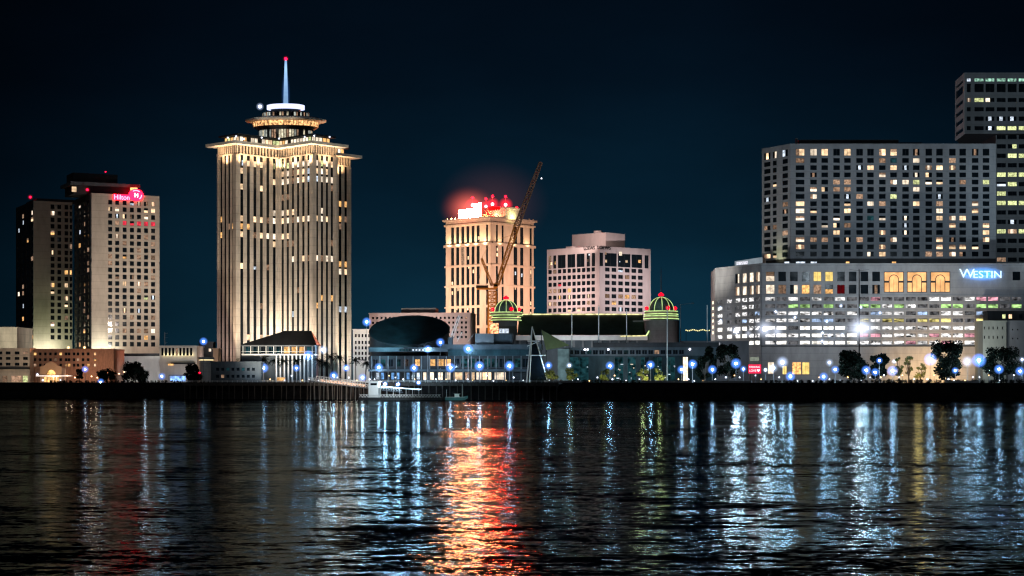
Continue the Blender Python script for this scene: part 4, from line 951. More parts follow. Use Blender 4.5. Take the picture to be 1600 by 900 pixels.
b.grid(fr, cells(fr, [948.7, 959, 969.4, 979.7, 990, 1000.2], 7.2), rl, 0, fr.len, GZ, z_band, 0.22, PINK, lr)
zb0, zb1 = PZ(415.5, Yl), PZ(394.5, Yl)
cl = [(859.5, 4.6), (867, 4.6), (878, 12), (893, 12), (907.5, 12), (919.5, 5), (927.5, 5)]
b.grid(fl, cells(fl, cl, 5), [(zb0, zb1)], 0, fl.len, z_band, zt, 0.22, PINK)
b.grid(fr, cells(fr, [(939.3, 5.4), (954, 18.5), (975, 19.5), (994.8, 16.5), (1010, 6)], 5), [(zb0, zb1)], 0, fr.len, z_band, zt, 0.22, PINK)
for px, py, w_, h_, mt in ((946.5, 408, 4.2, 4.4, LW), (969.3, 396.4, 6.4, 6.5, LP), (978.6, 408.5, 4.6, 4, LW), (999, 408.5, 6, 5, LO), (946, 396, 3.4, 4, LD), (968, 408.8, 2, 2, LC), (862, 412, 4, 5, LW), (868, 411, 2.5, 5, LO), (919, 407, 2.5, 4, LD), (921, 398, 3, 3, LC)):
    fc = fl if px < 936 else fr; a = fc.s_of(px); z = fc.z_of(px, py); s_ = Yl / F
    b.panes.append((fc, a - w_ * s_ / 2, a + w_ * s_ / 2, z - h_ * s_ / 2, z + h_ * s_ / 2, 0.26, mt, 0, 'lit_window'))
b.finish()
m = MB(); fpl = pfac(894, 1290, 946.5, 1268); fpr = pfac(946.5, 1268, 976.5, 1284)
pc = [fpl.A, fpl.B, fpr.B, fpr.B + Vector((0, 12, 0)), fpl.A + Vector((0, 12, 0))]
m.prism([(p.x, p.y) for p in pc], zt - 0.2, PZ(363, 1268), PINK); m.lathe([(3.0, PZ(363, 1275)), (3.0, PZ(360, 1275)), (0.1, PZ(359.5, 1275))], (PX(934, 1280), 1280), PINK, 20)
m.fbox(fl, fl.s_of(880), fl.s_of(889), zt - 0.2, zt + 1.6, -8, -3, PINK); m.build('penthouse', b.root)
DKL = surf('dark_letters', (0.03, 0.028, 0.03), var=0.1)
text('LOEWS', 3.5, fl, fl.s_of(921.5), PZ(387, Yl), 0.55, DKL, b.root, extrude=0.2, sx=0.9)
text('LOEWS', 3.5, fr, fr.s_of(943.2), PZ(387, Yl), 0.55, DKL, b.root, extrude=0.2, sx=1.1)
spot(fl.pt(fl.len * .62, 62, 46), fl.pt(fl.len * .5, 72, 0), 190000, (1, 0.79, 0.72), 110, 1.0)
spot(fr.pt(fr.len * .6, 62, 90), fr.pt(fr.len * .5, 72, 0), 450000, (1.0, 0.90, 0.90), 60, 1.0)
spot((PX(915, 1235), 1235, zt + 8), (PX(915, 1280), 1280, zt + 8), 80000, (1, 0.79, 0.70), 90, 1.0)
#=====SPLIT=====
# ------------------------------------------------------------------ low riverside building with dark openings
b = Building('riverside_market_hall', 'long low grey riverside hall with a dark flat roof and teal openings behind small trees', 'building', (PX(990, 800), 800, GZ))
f = pfac(879, 800, 1120, 790); zt = f.z_of(960, 543); bk = Vector((0, 18, 0))
b.wall.prism([(p.x, p.y) for p in (f.A, f.B, f.B + bk, f.A + bk)], GZ, zt - 0.3, SLATE)
cl = [(905, 30), (967, 14), (987, 13), (1007.5, 13), (1027.5, 14), (1048, 14), (1071, 8)]
b.grid(f, cells(f, [892 + 9.6 * i for i in range(19)], 7.6), [(f.z_of(960, 553.5), f.z_of(960, 547))], 0, f.len, f.z_of(960, 556), zt, 0.5, SLATE, {(3, 0): LT, (9, 0): LT, (14, 0): LD})
b.grid(f, cells(f, cl, 10), [(GZ + 0.6, f.z_of(960, 558))], 0, f.len, GZ, f.z_of(960, 556), 0.6, surf('grey_green_render', (0.018, 0.032, 0.038), var=0.5, spec=0.1),
       {(0, 0): (LT, 0), (1, 0): LT, (2, 0): LT, (3, 0): (LT, 1), (4, 0): LT, (5, 0): LT, (6, 0): LP})
b.finish()
for i in range(22):
    px = rnd.choice([rnd.uniform(893, 922), rnd.uniform(962, 972), rnd.uniform(982, 992), rnd.uniform(1002, 1013), rnd.uniform(1022, 1033), rnd.uniform(1043, 1054)]); a = f.s_of(px); z = GZ + rnd.uniform(1.0, 8.5)
    o = bpy.data.objects.new('interior_lamp', pane_mesh(rnd.choice([.5, .7, 1.4]), .5, rnd.choice([LC, LC, LP]), 0)); COL.objects.link(o); o.location = f.pt(a, z, 0.22); o.rotation_euler = (0, 0, f.rz); put(o, b.root)
m = MB(); m.fbox(f, f.s_of(928), f.len + 1, zt, zt + 2.2, -19, 1.6, DARK); m.build('roof', b.root)
m = MB(); m.fbox(f, f.s_of(872), f.s_of(890.5), GZ, f.z_of(880, 545), 0.7, 1.6, glow('pale_teal_self_lit_wall', (0.30, 0.50, 0.55), 0.30, 0.3, 0.3)); m.build('lit_wall_panel', b.root)  # wall given its own glow in place of light falling on it
for px in (914, 918.5, 951, 1078):
    o = globe('wall_lamp', f.pt(f.s_of(px), zt - 0.9, 1.2), 0.42, MATS['white_lamp'], b.root)
spot(f.pt(f.len * .55, GZ + 6, 22), f.pt(f.len * .6, GZ + 8, 0), 1500, (0.65, 0.85, 0.95), 140, 1.0)
spot(f.pt(f.len * .85, GZ + 6, 22), f.pt(f.len * .85, GZ + 8, 0), 1000, (0.65, 0.85, 0.95), 140, 1.0)
b, f2, z1 = simple_block('grey_wall_block', 'plain pale grey wall block behind the two dark trees', 1068, 1170, 534, 838, 14, GREY); b.finish()
spot((PX(1130, 815), 815, GZ + 5), (PX(1135, 838), 838, 22), 6000, (0.8, 0.88, 1), 140, 1.0)

# ------------------------------------------------------------------ shopping and parking podium
b = Building('parking_podium', 'wide grey podium of lit parking levels under two rows of windows and a blue-white sign', 'parking building', (PX(1380, 890), 890, GZ))
F2 = pfac(1190, 862, 1650, 862); F1 = pfac(1119, 899, 1190, 862); F0 = Fac((PX(1112.5, 925), 925), (F1.A.x, F1.A.y)); zt = F2.z_of(1190, 413)
core = [F0.A, F1.A, F2.A, F2.B, F2.B + Vector((0, 60, 0)), F0.A + Vector((9, 40, 0))]
b.wall.prism([(p.x, p.y) for p in core], GZ, zt - 0.2, surf('podium_core', (0.16, 0.16, 0.165), var=0.2))
PODM = surf('podium_precast', (0.33, 0.335, 0.35), var=0.2, joint=3.6)
zg_top = F2.z_of(1190, 461.5); zg_bot = F2.z_of(1190, 540)
wr = [(F2.z_of(1200, 459), F2.z_of(1200, 445)), (F2.z_of(1200, 439.5), F2.z_of(1200, 424.5))]
colsW = [(1203.5, 13.5)] + [(1222 + 18.35 * i, 12) for i in range(9)]
lw = {(0, 0): LP, (0, 1): (LP, 0), (4, 0): glow('lit_gold_room', (1, 0.72, 0.22), 1.05, 0.25, 0.4), (5, 0): MATS['lit_gold_room'], (2, 1): (LP, 2), (3, 1): (LO, 0), (5, 1): (LO, 3), (6, 1): glow('dim_crimson_room', (0.5, 0.01, 0.02), 0.16, 0.3), (9, 1): (LD, 4), (1, 1): LD}
b.grid(F2, cells(F2, colsW, 12), wr, 0, F2.s_of(1378), zg_top, zt, 0.25, PODM, lw)
# the rest of the shopping storeys: arched window bays and the sign wall
bays = [(1396.5, 31), (1432.5, 31), (1469, 31)]; zb0, zb1 = F2.z_of(1400, 457), F2.z_of(1400, 424.5)
b.wall.fbox(F2, F2.s_of(1378), F2.len, zb1, zt, 0, 0.25, PODM); b.wall.fbox(F2, F2.s_of(1378), F2.len, zg_top, zb0, 0, 0.25, PODM)
ed = [F2.s_of(1378)] + [x for c in cells(F2, bays, 31) for x in c] + [F2.s_of(1582)]
for i in range(0, len(ed), 2): b.wall.fbox(F2, ed[i], ed[i + 1], zb0, zb1, 0, 0.24, PODM)
b.wall.fbox(F2, F2.s_of(1594), F2.len, zb0, zb1, 0, 0.24, PODM); b.wall.fbox(F2, F2.s_of(1582), F2.s_of(1594), zb0, F2.z_of(1400, 438), 0, 0.22, PODM)
b.panes.append((F2, F2.s_of(1582), F2.s_of(1594), F2.z_of(1400, 438), zb1, 0.1, GLASS, 0, 'window'))
b.wall.fbox(F2, -0.2, F2.len, zt - 0.2, zt + 0.5, -3, 0.85, PODM)
b.wall.fbox(F1, 0, F1.len, zt - 0.21, zt + 0.5, -3, 0.85, PODM)
# parking levels
GW = glow('parking_white', (0.95, 0.93, 0.92), 0.85, 1.0, 0.6, objvar=0.5, stretch=(0.6, 1, 1.6))
GWB = glow('parking_bright', (1.0, 0.95, 0.86), 1.7, 0.6, 0.45, objvar=0.35, stretch=(0.6, 1, 1.6))
GGR = glow('parking_green', (0.55, 0.95, 0.32), 0.75, 0.9, 0.5, objvar=0.4, stretch=(0.6, 1, 1.6))
GYE = glow('parking_yellow', (1.0, 0.85, 0.30), 0.85, 0.9, 0.5, objvar=0.4, stretch=(0.6, 1, 1.6))
GRE = glow('parking_rose', (1.0, 0.45, 0.55), 0.7, 0.9, 0.5, objvar=0.4, stretch=(0.6, 1, 1.6))
GBL = glow('parking_bluish', (0.50, 0.68, 1.0), 0.6, 1.0, 0.5, objvar=0.4, stretch=(0.6, 1, 1.6))
GDK = glow('parking_dim', (0.8, 0.8, 0.85), 0.10, 0.9, 0.6, objvar=0.5)
r5 = random.Random(21)
levels = [467, 478.3, 489.5, 500.6, 512.3, 524, 535.3]
rowsG = [(F2.z_of(1200, y + 2.9), F2.z_of(1200, y - 2.9)) for y in levels][::-1]
def gar(fc, pxs, wpx):
    lit = {}
    for i, px in enumerate(pxs):
        for j in range(7):
            t = r5.random()
            if j == 0: m_ = GW if t < .3 else GDK if t < .75 else GRE if px > 1340 else GW
            elif j == 1: m_ = (GGR if t < .5 else GW if t < .8 else GDK) if px > 1230 else (GW if t < .5 else GDK)
            elif j == 2: m_ = GW if t < .45 else GBL if t < .6 else GDK
            elif j == 3: m_ = (GYE if t < .5 else GW if t < .85 else GDK) if px > 1330 else (GW if t < .6 else GDK if t < .85 else GBL)
            elif j == 5: m_ = (GRE if t < .45 else GW) if px > 1340 else (GWB if t < .7 else GW)
            else: m_ = GWB if (t < .65 and px < 1360) else GW if t < .85 else GRE if px > 1340 else GDK
            lit[(i, j)] = m_
    return cells(fc, pxs, wpx), lit
pg = [1203.5] + [1221 + 18.35 * i for i in range(21)]
cg, lg = gar(F2, pg, 15.6)
b.grid(F2, cg, rowsG, 0, F2.len, zg_bot, zg_top, 0.6, PODM, lg, wname='parking_opening')
cg, lg = gar(F1, [1126, 1141, 1154, 1164.5, 1175, 1184.5], 8.2)
b.grid(F1, cg, rowsG, 0, F1.len, zg_bot, zg_top, 0.6, PODM, lg, wname='parking_opening')
lw1 = {(i, j): LP for i in range(4) for j in range(2)}; lw1[(0, 0)] = (LP, 2)
b.grid(F1, cells(F1, [1153.3, 1164.6, 1175.5, 1185.2], 6.6), wr, 0, F1.len, zg_top, zt, 0.6, PODM, lw1)
b.wall.fbox(F0, 0, F0.len, GZ, zt, 0, 0.6, PODM)
spot(F0.pt(F0.len * .4, GZ + 12, 26), F0.pt(F0.len * .5, 38, 0), 30000, (1, 0.93, 0.86), 110, 1.0)  # added fill that brightens the side wall
# base storey
b.wall.fbox(F2, 0, F2.len, GZ, zg_bot - 0.5, 0, 0.55, PODM); b.wall.fbox(F2, -0.2, F2.len, zg_bot - 0.5, zg_bot, 0, 1.1, DARK)
b.wall.fbox(F1, 0, F1.len, GZ, zg_bot, 0, 0.55, PODM)
for pxa, pxb, ya, yb, mt in ((1199.5, 1209, 566, 584, LP), (1222, 1229, 572, 585, MATS['lit_gold_room']), (1237.5, 1251.5, 566, 585, LO), (1253, 1264.5, 566, 585, MATS['lit_gold_room'])):
    b.panes.append((F2, F2.s_of(pxa), F2.s_of(pxb), F2.z_of(1200, yb), F2.z_of(1200, ya), 0.62, mt, 0, 'shop_window'))
b.panes.append((F1, F1.s_of(1173), F1.s_of(1188), F1.z_of(1180, 564.5), F1.z_of(1180, 557.5), 0.62, glow('sage_lit_panel', (0.55, 0.62, 0.5), 0.4, 0.2), 0, 'window'))
b.panes = sorted(b.panes, key=lambda p: 0 if p[8] != 'parking_opening' else 1 if p[6] is GDK else 0.5)
# arched windows
ARCH = glow('arched_amber_glass', (1.0, 0.50, 0.20), 1.25, 0.3, 0.22)
for c0, c1 in cells(F2, bays, 31):
    m = MB(); m.add([F2.pt(c0, zb0, 0.05), F2.pt(c1, zb0, 0.05), F2.pt(c1, zb1, 0.05), F2.pt(c0, zb1, 0.05)], [(0, 1, 2, 3)], ARCH); w_ = m.build('arched_window', b.root)
    g = MB(); mid = (c0 + c1) / 2; ra = (c1 - c0) * 0.235; zs_ = zb0 + (zb1 - zb0) * 0.62
    for a0, a1, z0, z1_ in ((c0, c0 + 0.3, zb0, zb1), (c1 - 0.3, c1, zb0, zb1), (mid - ra - 0.16, mid - ra + 0.16, zb0, zs_), (mid + ra - 0.16, mid + ra + 0.16, zb0, zs_)): g.fbox(F2, a0, a1, z0, z1_, 0.06, 0.3, BLACKISH)
    g.fbox(F2, c0 + .3, mid - ra - .16, zb0 + (zb1 - zb0) * .47, zb0 + (zb1 - zb0) * .56, 0.06, 0.28, BLACKISH); g.fbox(F2, mid + ra + .16, c1 - .3, zb0 + (zb1 - zb0) * .47, zb0 + (zb1 - zb0) * .56, 0.06, 0.28, BLACKISH)
    g.fbox(F2, c0 + .3, c1 - .3, zb1 - 0.35, zb1, 0.06, 0.27, BLACKISH); g.fbox(F2, c0 + .3, c1 - .3, zb0, zb0 + 0.35, 0.06, 0.27, BLACKISH)
    for k in range(12):
        t0, t1 = math.pi * k / 12, math.pi * (k + 1) / 12
        q = [F2.pt(mid + r_ * math.cos(t), zs_ + r_ * math.sin(t), 0.25) for r_, t in ((ra - .16, t0), (ra + .2, t0), (ra + .2, t1), (ra - .16, t1))]
        g.add(q, [(0, 1, 2, 3)], BLACKISH)
    g.fbox(F2, mid - 0.06, mid + 0.06, zb0, zs_, 0.06, 0.2, FRAME); g.build('arch_frame', w_)
b.finish()
# roof sign lettering
WS = glow('blue_white_letters', (0.66, 0.88, 1.0), 1.5, sample=True)
zs = F2.z_of(1530, 428.5)
sgo = MB(); sgo.fbox(F2, F2.s_of(1503), F2.s_of(1566), zs - 0.35, zs + 0.35, 0.62, 0.7, GREY); so = sgo.build('sign', b.root)
text('W', 6.3, F2, F2.s_of(1510), zs + 0.15, 1.1, WS, so, extrude=0.15, sx=1.15)
text('ESTIN', 5.0, F2, F2.s_of(1542), zs - 0.35, 1.1, WS, so, extrude=0.15, sx=1.12)
for px in (1508, 1520, 1532, 1544, 1556):
    point(F2.pt(F2.s_of(px), zs, 1.0), 260, (0.05, 0.35, 1.0), 0.3)
o = globe('sign_bloom', F2.pt(F2.s_of(1534), zs, 1.6), 1.0, bloom('sign_blue_bloom', (0.01, 0.22, 0.80), 1.1, 0.9), so); o.scale = (11.5, 1.6, 3.8)  # flattened glowing ball paints the blue glow around the letters
# lamp column on the narrow side and roof lights
m_ = glow('stair_lamp', (1, 0.85, 0.6), 2.6)
for y in (473, 482, 492, 501.5, 511, 520): 
    m = MB(); a = F0.s_of(1116.0); z = F0.z_of(1116, y); m.fbox(F0, a - 2.6, a + 2.6, z - 0.75, z + 0.75, 0.62, 0.7, m_); m.build('stair_lamp', b.root)
for pa, pb in ((1226, 1233), (1244, 1258), (1267, 1276), (1322, 1327), (1394, 1400)):
    m = MB(); m.fbox(F2, F2.s_of(pa), F2.s_of(pb), zt + 0.55, zt + 1.3, -0.5, 0.2, LC if pa < 1300 else LO); m.build('skylight', b.root)
SB_ = thing('billboard', 'slanted pale lit sign board on the roof corner of the parking podium', 'sign', (PX(1160, 890), 890, zt))
fb = pfac(1148, 893, 1190, 872); m = MB()
q = [fb.pt(0, zt + 0.6, 0), fb.pt(fb.len, zt + 0.9, 0), fb.pt(fb.len, zt + 4.2, 0), fb.pt(0, zt + 3.6, 0)]
m.add(q + [p - fb.n * 0.6 for p in q], [(0, 1, 2, 3), (7, 6, 5, 4), (0, 4, 5, 1), (1, 5, 6, 2), (2, 6, 7, 3), (3, 7, 4, 0)], glow('pale_board', (0.50, 0.60, 0.68), 0.42, 0.15, 0.3)); m.build('board', SB_)
m = MB(); m.fbox(fb, fb.s_of(1151), fb.s_of(1168.5), zt + 1.5, zt + 3.1, 0.02, 0.08, glow('board_letters', (0.9, 0.9, 1), 0.95, 0.35, 1.2)); m.build('lit_panel', SB_)
m = MB()
for t in (0.1, 0.5, 0.9): m.tube(fb.pt(fb.len * t, zt, -0.3), fb.pt(fb.len * t, zt + 0.8, -0.3), 0.15, 0.15, DARK, 6)
m.build('support_posts', SB_)
# floodlight on the wall
for px, py, r_ in ((1195, 514, 8.0), (1150, 517, 5.0)):
    q = (PX(px, 852), 852, PZ(py, 852))
    fl_ = thing('wall_floodlight', 'dazzling white floodlight glare on the %s of the parking podium' % ('corner bay' if px > 1160 else 'slanting end wall'), 'floodlight', q)
    flood_head(q, fl_); globe('bloom_ball', q, r_ * .8, GLARE, fl_)  # glowing ball paints the glare around the head
    m = MB(); m.tube((q[0], q[1], q[2]), (q[0], q[1] + 12, q[2]), 0.12, 0.12, DARK, 6); m.build('bracket', fl_)
    globe('glare_ball', (q[0] + 6, q[1], q[2] - 1.2), r_ * 0.55, GLARE, fl_)  # second ball widens the painted glare
spot(F2.pt(F2.len * .2, GZ + 6, 60), F2.pt(F2.len * .22, 40, 0), 40000, (0.97, 0.97, 0.95), 90, 1.0)
spot(F2.pt(F2.len * .62, GZ + 6, 60), F2.pt(F2.len * .62, 40, 0), 56000, (0.98, 0.96, 0.90), 90, 1.0)
spot(F2.pt(F2.s_of(1470), GZ + 2, 16), F2.pt(F2.s_of(1470), 18, 0), 34000, (1, 0.58, 0.24), 150, 1.0)
spot(F2.pt(F2.s_of(1410), GZ + 2, 14), F2.pt(F2.s_of(1410), 14, 0), 13000, (1, 0.62, 0.28), 150, 1.0)
spot(F2.pt(F2.s_of(1525), GZ + 2, 14), F2.pt(F2.s_of(1522), 18, 0), 17000, (1, 0.52, 0.22), 140, 1.0)
spot(F1.pt(F1.len * .5, GZ + 6, 50), F1.pt(F1.len * .5, 40, 0), 22000, (1, 0.95, 0.9), 90, 1.0)

# ------------------------------------------------------------------ hotel slab on the podium
b = Building('hotel_slab', 'broad grey hotel slab with a regular grid of square windows above the parking podium', 'hotel', (PX(1375, 925), 925, zt))
G2_ = pfac(1235, 906, 1556, 906); G1_ = pfac(1191, 926, 1235, 906); z0 = zt - 0.5; z1 = G2_.z_of(1235, 224.5); zlow = G2_.z_of(1235, 404)
SLABM = surf('hotel_precast', (0.27, 0.285, 0.31), var=0.15, joint=3.75)
core = [G1_.A, G2_.A, G2_.B, G2_.B + Vector((0, 25, 0)), G1_.A + Vector((6, 22, 0))]
b.wall.prism([(p.x, p.y) for p in core], z0 - 0.5, z1 - 0.3, DARK)
yr = [239.5 + 11.25 * i for i in range(15)]
rws = [(G2_.z_of(1240, y + 3.7), G2_.z_of(1240, y - 3.7)) for y in yr]
rws[0] = (rws[0][0], rws[0][1] + 1.1)
xc = [(1250, 13.5), 1271, 1288.5, 1307, 1324, 1343, 1360, 1378.5, 1396, 1414.8, 1431.5, 1451, 1467.8, 1488, 1504, 1523.5, 1540.5]
litw = {0: [(0, LW), (7, LW), (8, LP), (9, LP), (12, LP), (13, LW), (1, LD)], 1: [(0, LP), (3, (LD, 4)), (5, LP), (6, LP), (8, (LW, 3)), (12, (LD, 0))], 2: [(0, LW), (5, (LW, 1)), (10, (LP, 3)), (12, LD)],
        3: [(9, (LP, 3)), (10, (LW, 1)), (11, LW), (5, LD)], 4: [(0, LW), (5, LD), (7, (LW, 3)), (8, LW), (10, LD), (12, (LW, 4)), (6, (LC, 4))], 5: [(2, (LC, 4))],
        6: [(2, LW), (7, LP), (14, (LP, 1)), (9, (LT, 0))], 7: [(0, LW), (3, LP), (1, LD), (9, (LP, 3)), (11, LW), (13, LW), (14, LW)], 8: [(0, LW), (2, LW), (4, LP), (6, LG), (12, LP), (1, LT)],
        9: [(2, (LC, 4)), (4, LP), (9, (LP, 4)), (10, (LC, 4)), (11, (LP, 4))], 10: [(0, (LD, 4)), (1, LP), (3, (LP, 4)), (4, LG), (5, LP), (7, LW)], 11: [(2, LP), (3, (LW, 1)), (4, (LP, 3))],
        12: [(2, LW), (4, (LW, 3)), (8, LP), (9, LW), (12, LW), (13, LW), (6, (LC, 4))], 13: [(2, LW), (9, LP), (10, LW), (13, LW), (14, LP), (12, (LD, 4))], 14: [(9, LW), (13, LW), (14, (LD, 1)), (4, LD)],
        15: [(7, LP), (8, LW), (13, (LW, 3)), (0, (LD, 4))], 16: [(4, LG), (10, LW), (11, LW), (12, LW)]}
ld = {(c, r): val for c, lst in litw.items() for r, val in lst}
b.grid(G2_, cells(G2_, xc, 10.2), rws, 0, G2_.len, zlow, z1, 0.25, SLABM, ld)
l1 = {(0, 0): (LW, 4), (1, 0): (LP, 2), (2, 0): (LC, 1), (1, 4): (LW, 3), (0, 6): (LC, 4), (2, 7): LD, (2, 8): (LD, 4), (0, 10): (LD, 1), (1, 10): (LD, 0), (0, 14): LW, (1, 14): (LW, 3)}
b.grid(G1_, cells(G1_, [(1199.4, 10), (1211, 6), (1227.3, 8.5)], 8), rws, 0, G1_.len, zlow, z1, 0.25, SLABM, l1)
b.finish()
m = MB(); m.fbox(G2_, G2_.s_of(1252), G2_.s_of(1408), z1 - 0.2, z1 + 2.9, -18, -6, DARK); m.fbox(G2_, G2_.s_of(1410), G2_.s_of(1446), z1 - 0.2, z1 + 1.6, -16, -7, DARK); m.fbox(G2_, G2_.s_of(1247), G2_.s_of(1250.5), z1 - 0.2, z1 + 4.0, -9, -8, GREY); m.build('roof_plant', b.root)
m = MB(); m.fbox(G1_, -5, 3.0, zt + 0.3, zlow + 1.6, -6, 0.4, TAN); m.build('side_block', b.root)
spot(G2_.pt(G2_.len * .25, zt + 2, 150), G2_.pt(G2_.len * .3, 85, 0), 125000, (0.72, 0.88, 1.0), 70, 1.0)
spot(G2_.pt(G2_.len * .75, zt + 2, 150), G2_.pt(G2_.len * .72, 85, 0), 75000, (0.70, 0.88, 1.0), 70, 1.0)
spot(G1_.pt(G1_.len * .5, zt - 12, 80), G1_.pt(G1_.len * .5, 85, 0), 90000, (1, 0.93, 0.82), 60, 1.0)
spot(G1_.pt(G1_.len * .72, zt + 1, 9), G1_.pt(G1_.len * .66, 75, 0), 9000, (1, 0.95, 0.55), 60, 1.0)

# ------------------------------------------------------------------ office tower behind
b = Building('banded_office_tower', 'dark banded office tower cut off by the picture edge behind the hotel slab', 'office tower', (PX(1570, 1000), 1000, GZ))
H2 = pfac(1508, 985, 1665, 985); H1 = pfac(1494, 1013, 1508, 985); zt3 = H2.z_of(1508, 113.5); zo = H2.z_of(1508, 209)
OFM = surf('office_precast', (0.20, 0.215, 0.23), var=0.15, joint=4)
core = [H1.A, H2.A, H2.B, H2.B + Vector((0, 40, 0)), H1.A + Vector((8, 20, 0))]
b.wall.prism([(p.x, p.y) for p in core], zo, zt3 - 0.3, DARK)
ys = [(122.5, 127.5), (131, 144), (153, 159.5), (167.5, 174), (182, 189), (197, 203.5)]
rwsH = [(H2.z_of(1508, y1), H2.z_of(1508, y0)) for y0, y1 in ys]
xh = [(1513.5, 6), (1529.7, 14.5), (1546.7, 14), (1564.2, 14), (1581.2, 14), (1598.5, 14), (1615.5, 14), (1632, 14), (1650, 14)]
GT = glow('green_crown_light', (0.5, 0.95, 0.72), 0.55, 0.9, 0.7, objvar=0.3)
lh = {(i, 0): GT for i in range(1, 9)}; lh.update({(0, 0): LC, (0, 2): LP, (1, 2): LG, (2, 2): (LP, 1), (2, 4): (LC, 4), (3, 4): (LC, 4), (3, 5): LG, (4, 5): LG, (5, 5): LG, (4, 4): (LC, 4), (2, 5): (LC, 4)})
b.grid(H2, cells(H2, xh, 14), rwsH, 0, H2.len, zo, zt3, 0.25, OFM, lh)
b.grid(H1, cells(H1, [(1500.8, 11)], 11), rwsH, 0, H1.len, zo, zt3, 0.6, surf('office_side', (0.30, 0.30, 0.31), var=0.15), {})
# shaft below the overhang
J2 = pfac(1556, 990, 1665, 990); b.wall.prism([(J2.A.x, J2.A.y), (J2.B.x, J2.B.y), (J2.B.x, J2.B.y + 30), (J2.A.x, J2.A.y + 30)], GZ, zo - 0.1, DARK)
yj = [(210.6 + 14.75 * i, 217.4 + 14.75 * i) for i in range(14)]
rj = [(J2.z_of(1560, y1), J2.z_of(1560, y0)) for y0, y1 in yj]
lj = {(1, 1): (LG, 2), (0, 2): None, (1, 2): LG, (0, 3): None, (0, 4): LG, (1, 4): LG, (1, 5): LG, (0, 5): (LC, 3), (0, 6): LG, (0, 7): LG, (1, 7): LG, (2, 7): LG, (1, 9): (LC, 4), (0, 10): LG, (1, 10): LP, (2, 10): LG, (2, 4): LG, (2, 2): LG}
b.grid(J2, cells(J2, [1564.5, 1581.5, 1598.5, 1615.5, 1632], 14), rj, 0, J2.len, GZ, zo - 0.1, 0.25, OFM, {k: v for k, v in lj.items() if v})
b.finish()
spot(H2.pt(20, 40, 200), H2.pt(24, 150, 0), 260000, (0.72, 0.9, 1.0), 50, 1.0)
spot(H1.pt(5, 60, 120), H1.pt(8, 165, 0), 160000, (0.9, 0.92, 1.0), 50, 1.0)

# annex at the frame edge
b, f, z1 = simple_block('annex_building', 'plain grey-green annex with small slot windows at the end of the parking podium', 1535.5, 1572, 502, 838, 14, surf('grey_green_wall', (0.26, 0.29, 0.27), var=0.15),
    [1538, 1545, 1551.5, 1558.5, 1566], 1.8, [512.5, 527], 4.5); b.finish()
b2, f, z1 = simple_block('grey_annex_wall', 'flat blue-grey wall block beside the slot-windowed annex', 1572.5, 1650, 502, 842, 14, surf('blue_grey_wall', (0.20, 0.22, 0.25), var=0.15), [1582, 1590], 2, [515, 529], 2.5); b2.finish()
b3, f, z1 = simple_block('rooftop_pavilion', 'dark rooftop pavilion with two lit windows above the annex wall', 1543, 1650, 487, 848, 8, DARK, [1568.5, 1578.5, 1595], 5.5, [494.5], 7, {(0, 0): LG, (1, 0): LW}, ybase=501.5); b3.finish()
spot((PX(1560, 815), 815, GZ + 5), (PX(1560, 838), 838, 24), 6500, (0.9, 0.95, 0.9), 140, 1.0)
# red sign on posts
RG = thing('red_sign', 'glowing red sign board with white lettering and a heart on posts by the corner', 'sign', (PX(1179, 800), 800, GZ))
fr_ = pfac(1169.5, 800, 1189, 800); m = MB(); m.fbox(fr_, 0, fr_.len, fr_.z_of(1180, 583.5), fr_.z_of(1180, 569.5), 0, 0.4, glow('red_board', (1.0, 0.02, 0.08), 1.3, sample=True)); bo = m.build('board', RG)
SW = glow('sign_pinkwhite', (1, 0.62, 0.66), 2.2)
text('PARKING', 1.25, fr_, fr_.len * .48, fr_.z_of(1180, 573.6), 0.46, SW, bo, extrude=0.03, sx=0.95); text('LOVE', 1.5, fr_, fr_.len * .33, fr_.z_of(1180, 579.4), 0.46, SW, bo, extrude=0.03, sx=0.9)
hz = fr_.z_of(1180, 578.8); ha = fr_.len * .78; pts = []
for i in range(24):
    t = 2 * math.pi * i / 24; pts.append(fr_.pt(ha + 0.045 * 16 * math.sin(t) ** 3, hz + 0.045 * (13 * math.cos(t) - 5 * math.cos(2 * t) - 2 * math.cos(3 * t) - math.cos(4 * t)), 0.46))
m = MB(); m.add(pts, [tuple(range(24))[::-1]], SW); m.build('heart', bo)
m = MB()
for t in (0.15, 0.85): m.tube(fr_.pt(fr_.len * t, GZ, 0.2), fr_.pt(fr_.len * t, fr_.z_of(1180, 583.5), 0.2), 0.12, 0.12, DARK, 6)
m.build('support_posts', RG)
#=====SPLIT=====
# ------------------------------------------------------------------ wharf, railing, gangway pontoon and boat
WH = thing('wharf', 'dark timber wharf on piles along the bank below the terminal', 'wharf', (PX(620, 772), 772, 0))
def wh(px, d, z):     # on the bank frame
    x, y = bank_pt(px); p = BANK.pt((Vector((x, y, 0)) - BANK.A).dot(BANK.u), z, d); return p
fw = Fac((wh(300, 4, 0).x, wh(300, 4, 0).y), (wh(885, 4, 0).x, wh(885, 4, 0).y))
m = MB(); m.fbox(fw, 0, fw.len, GZ - 0.5, GZ + 0.25, -11, 0.8, TIMBER); m.fbox(fw, 0, fw.len, GZ - 1.3, GZ - 0.5, 0.1, 0.5, TIMBER); m.build('deck', WH)
for i in range(56):
    m = MB(); a = 1 + (fw.len - 2) * i / 55 + rnd.uniform(-.4, .4); m.tube(fw.pt(a, -1.5, 0.4), fw.pt(a, GZ - 0.5, 0.4), 0.22, 0.2, TIMBER, 7); m.build('pile', WH)
spot((PX(520, 742), 742, 9.5), (PX(525, 766), 766, 7), 9000, (1, 0.88, 0.78), 130, 1.0, 1.0)
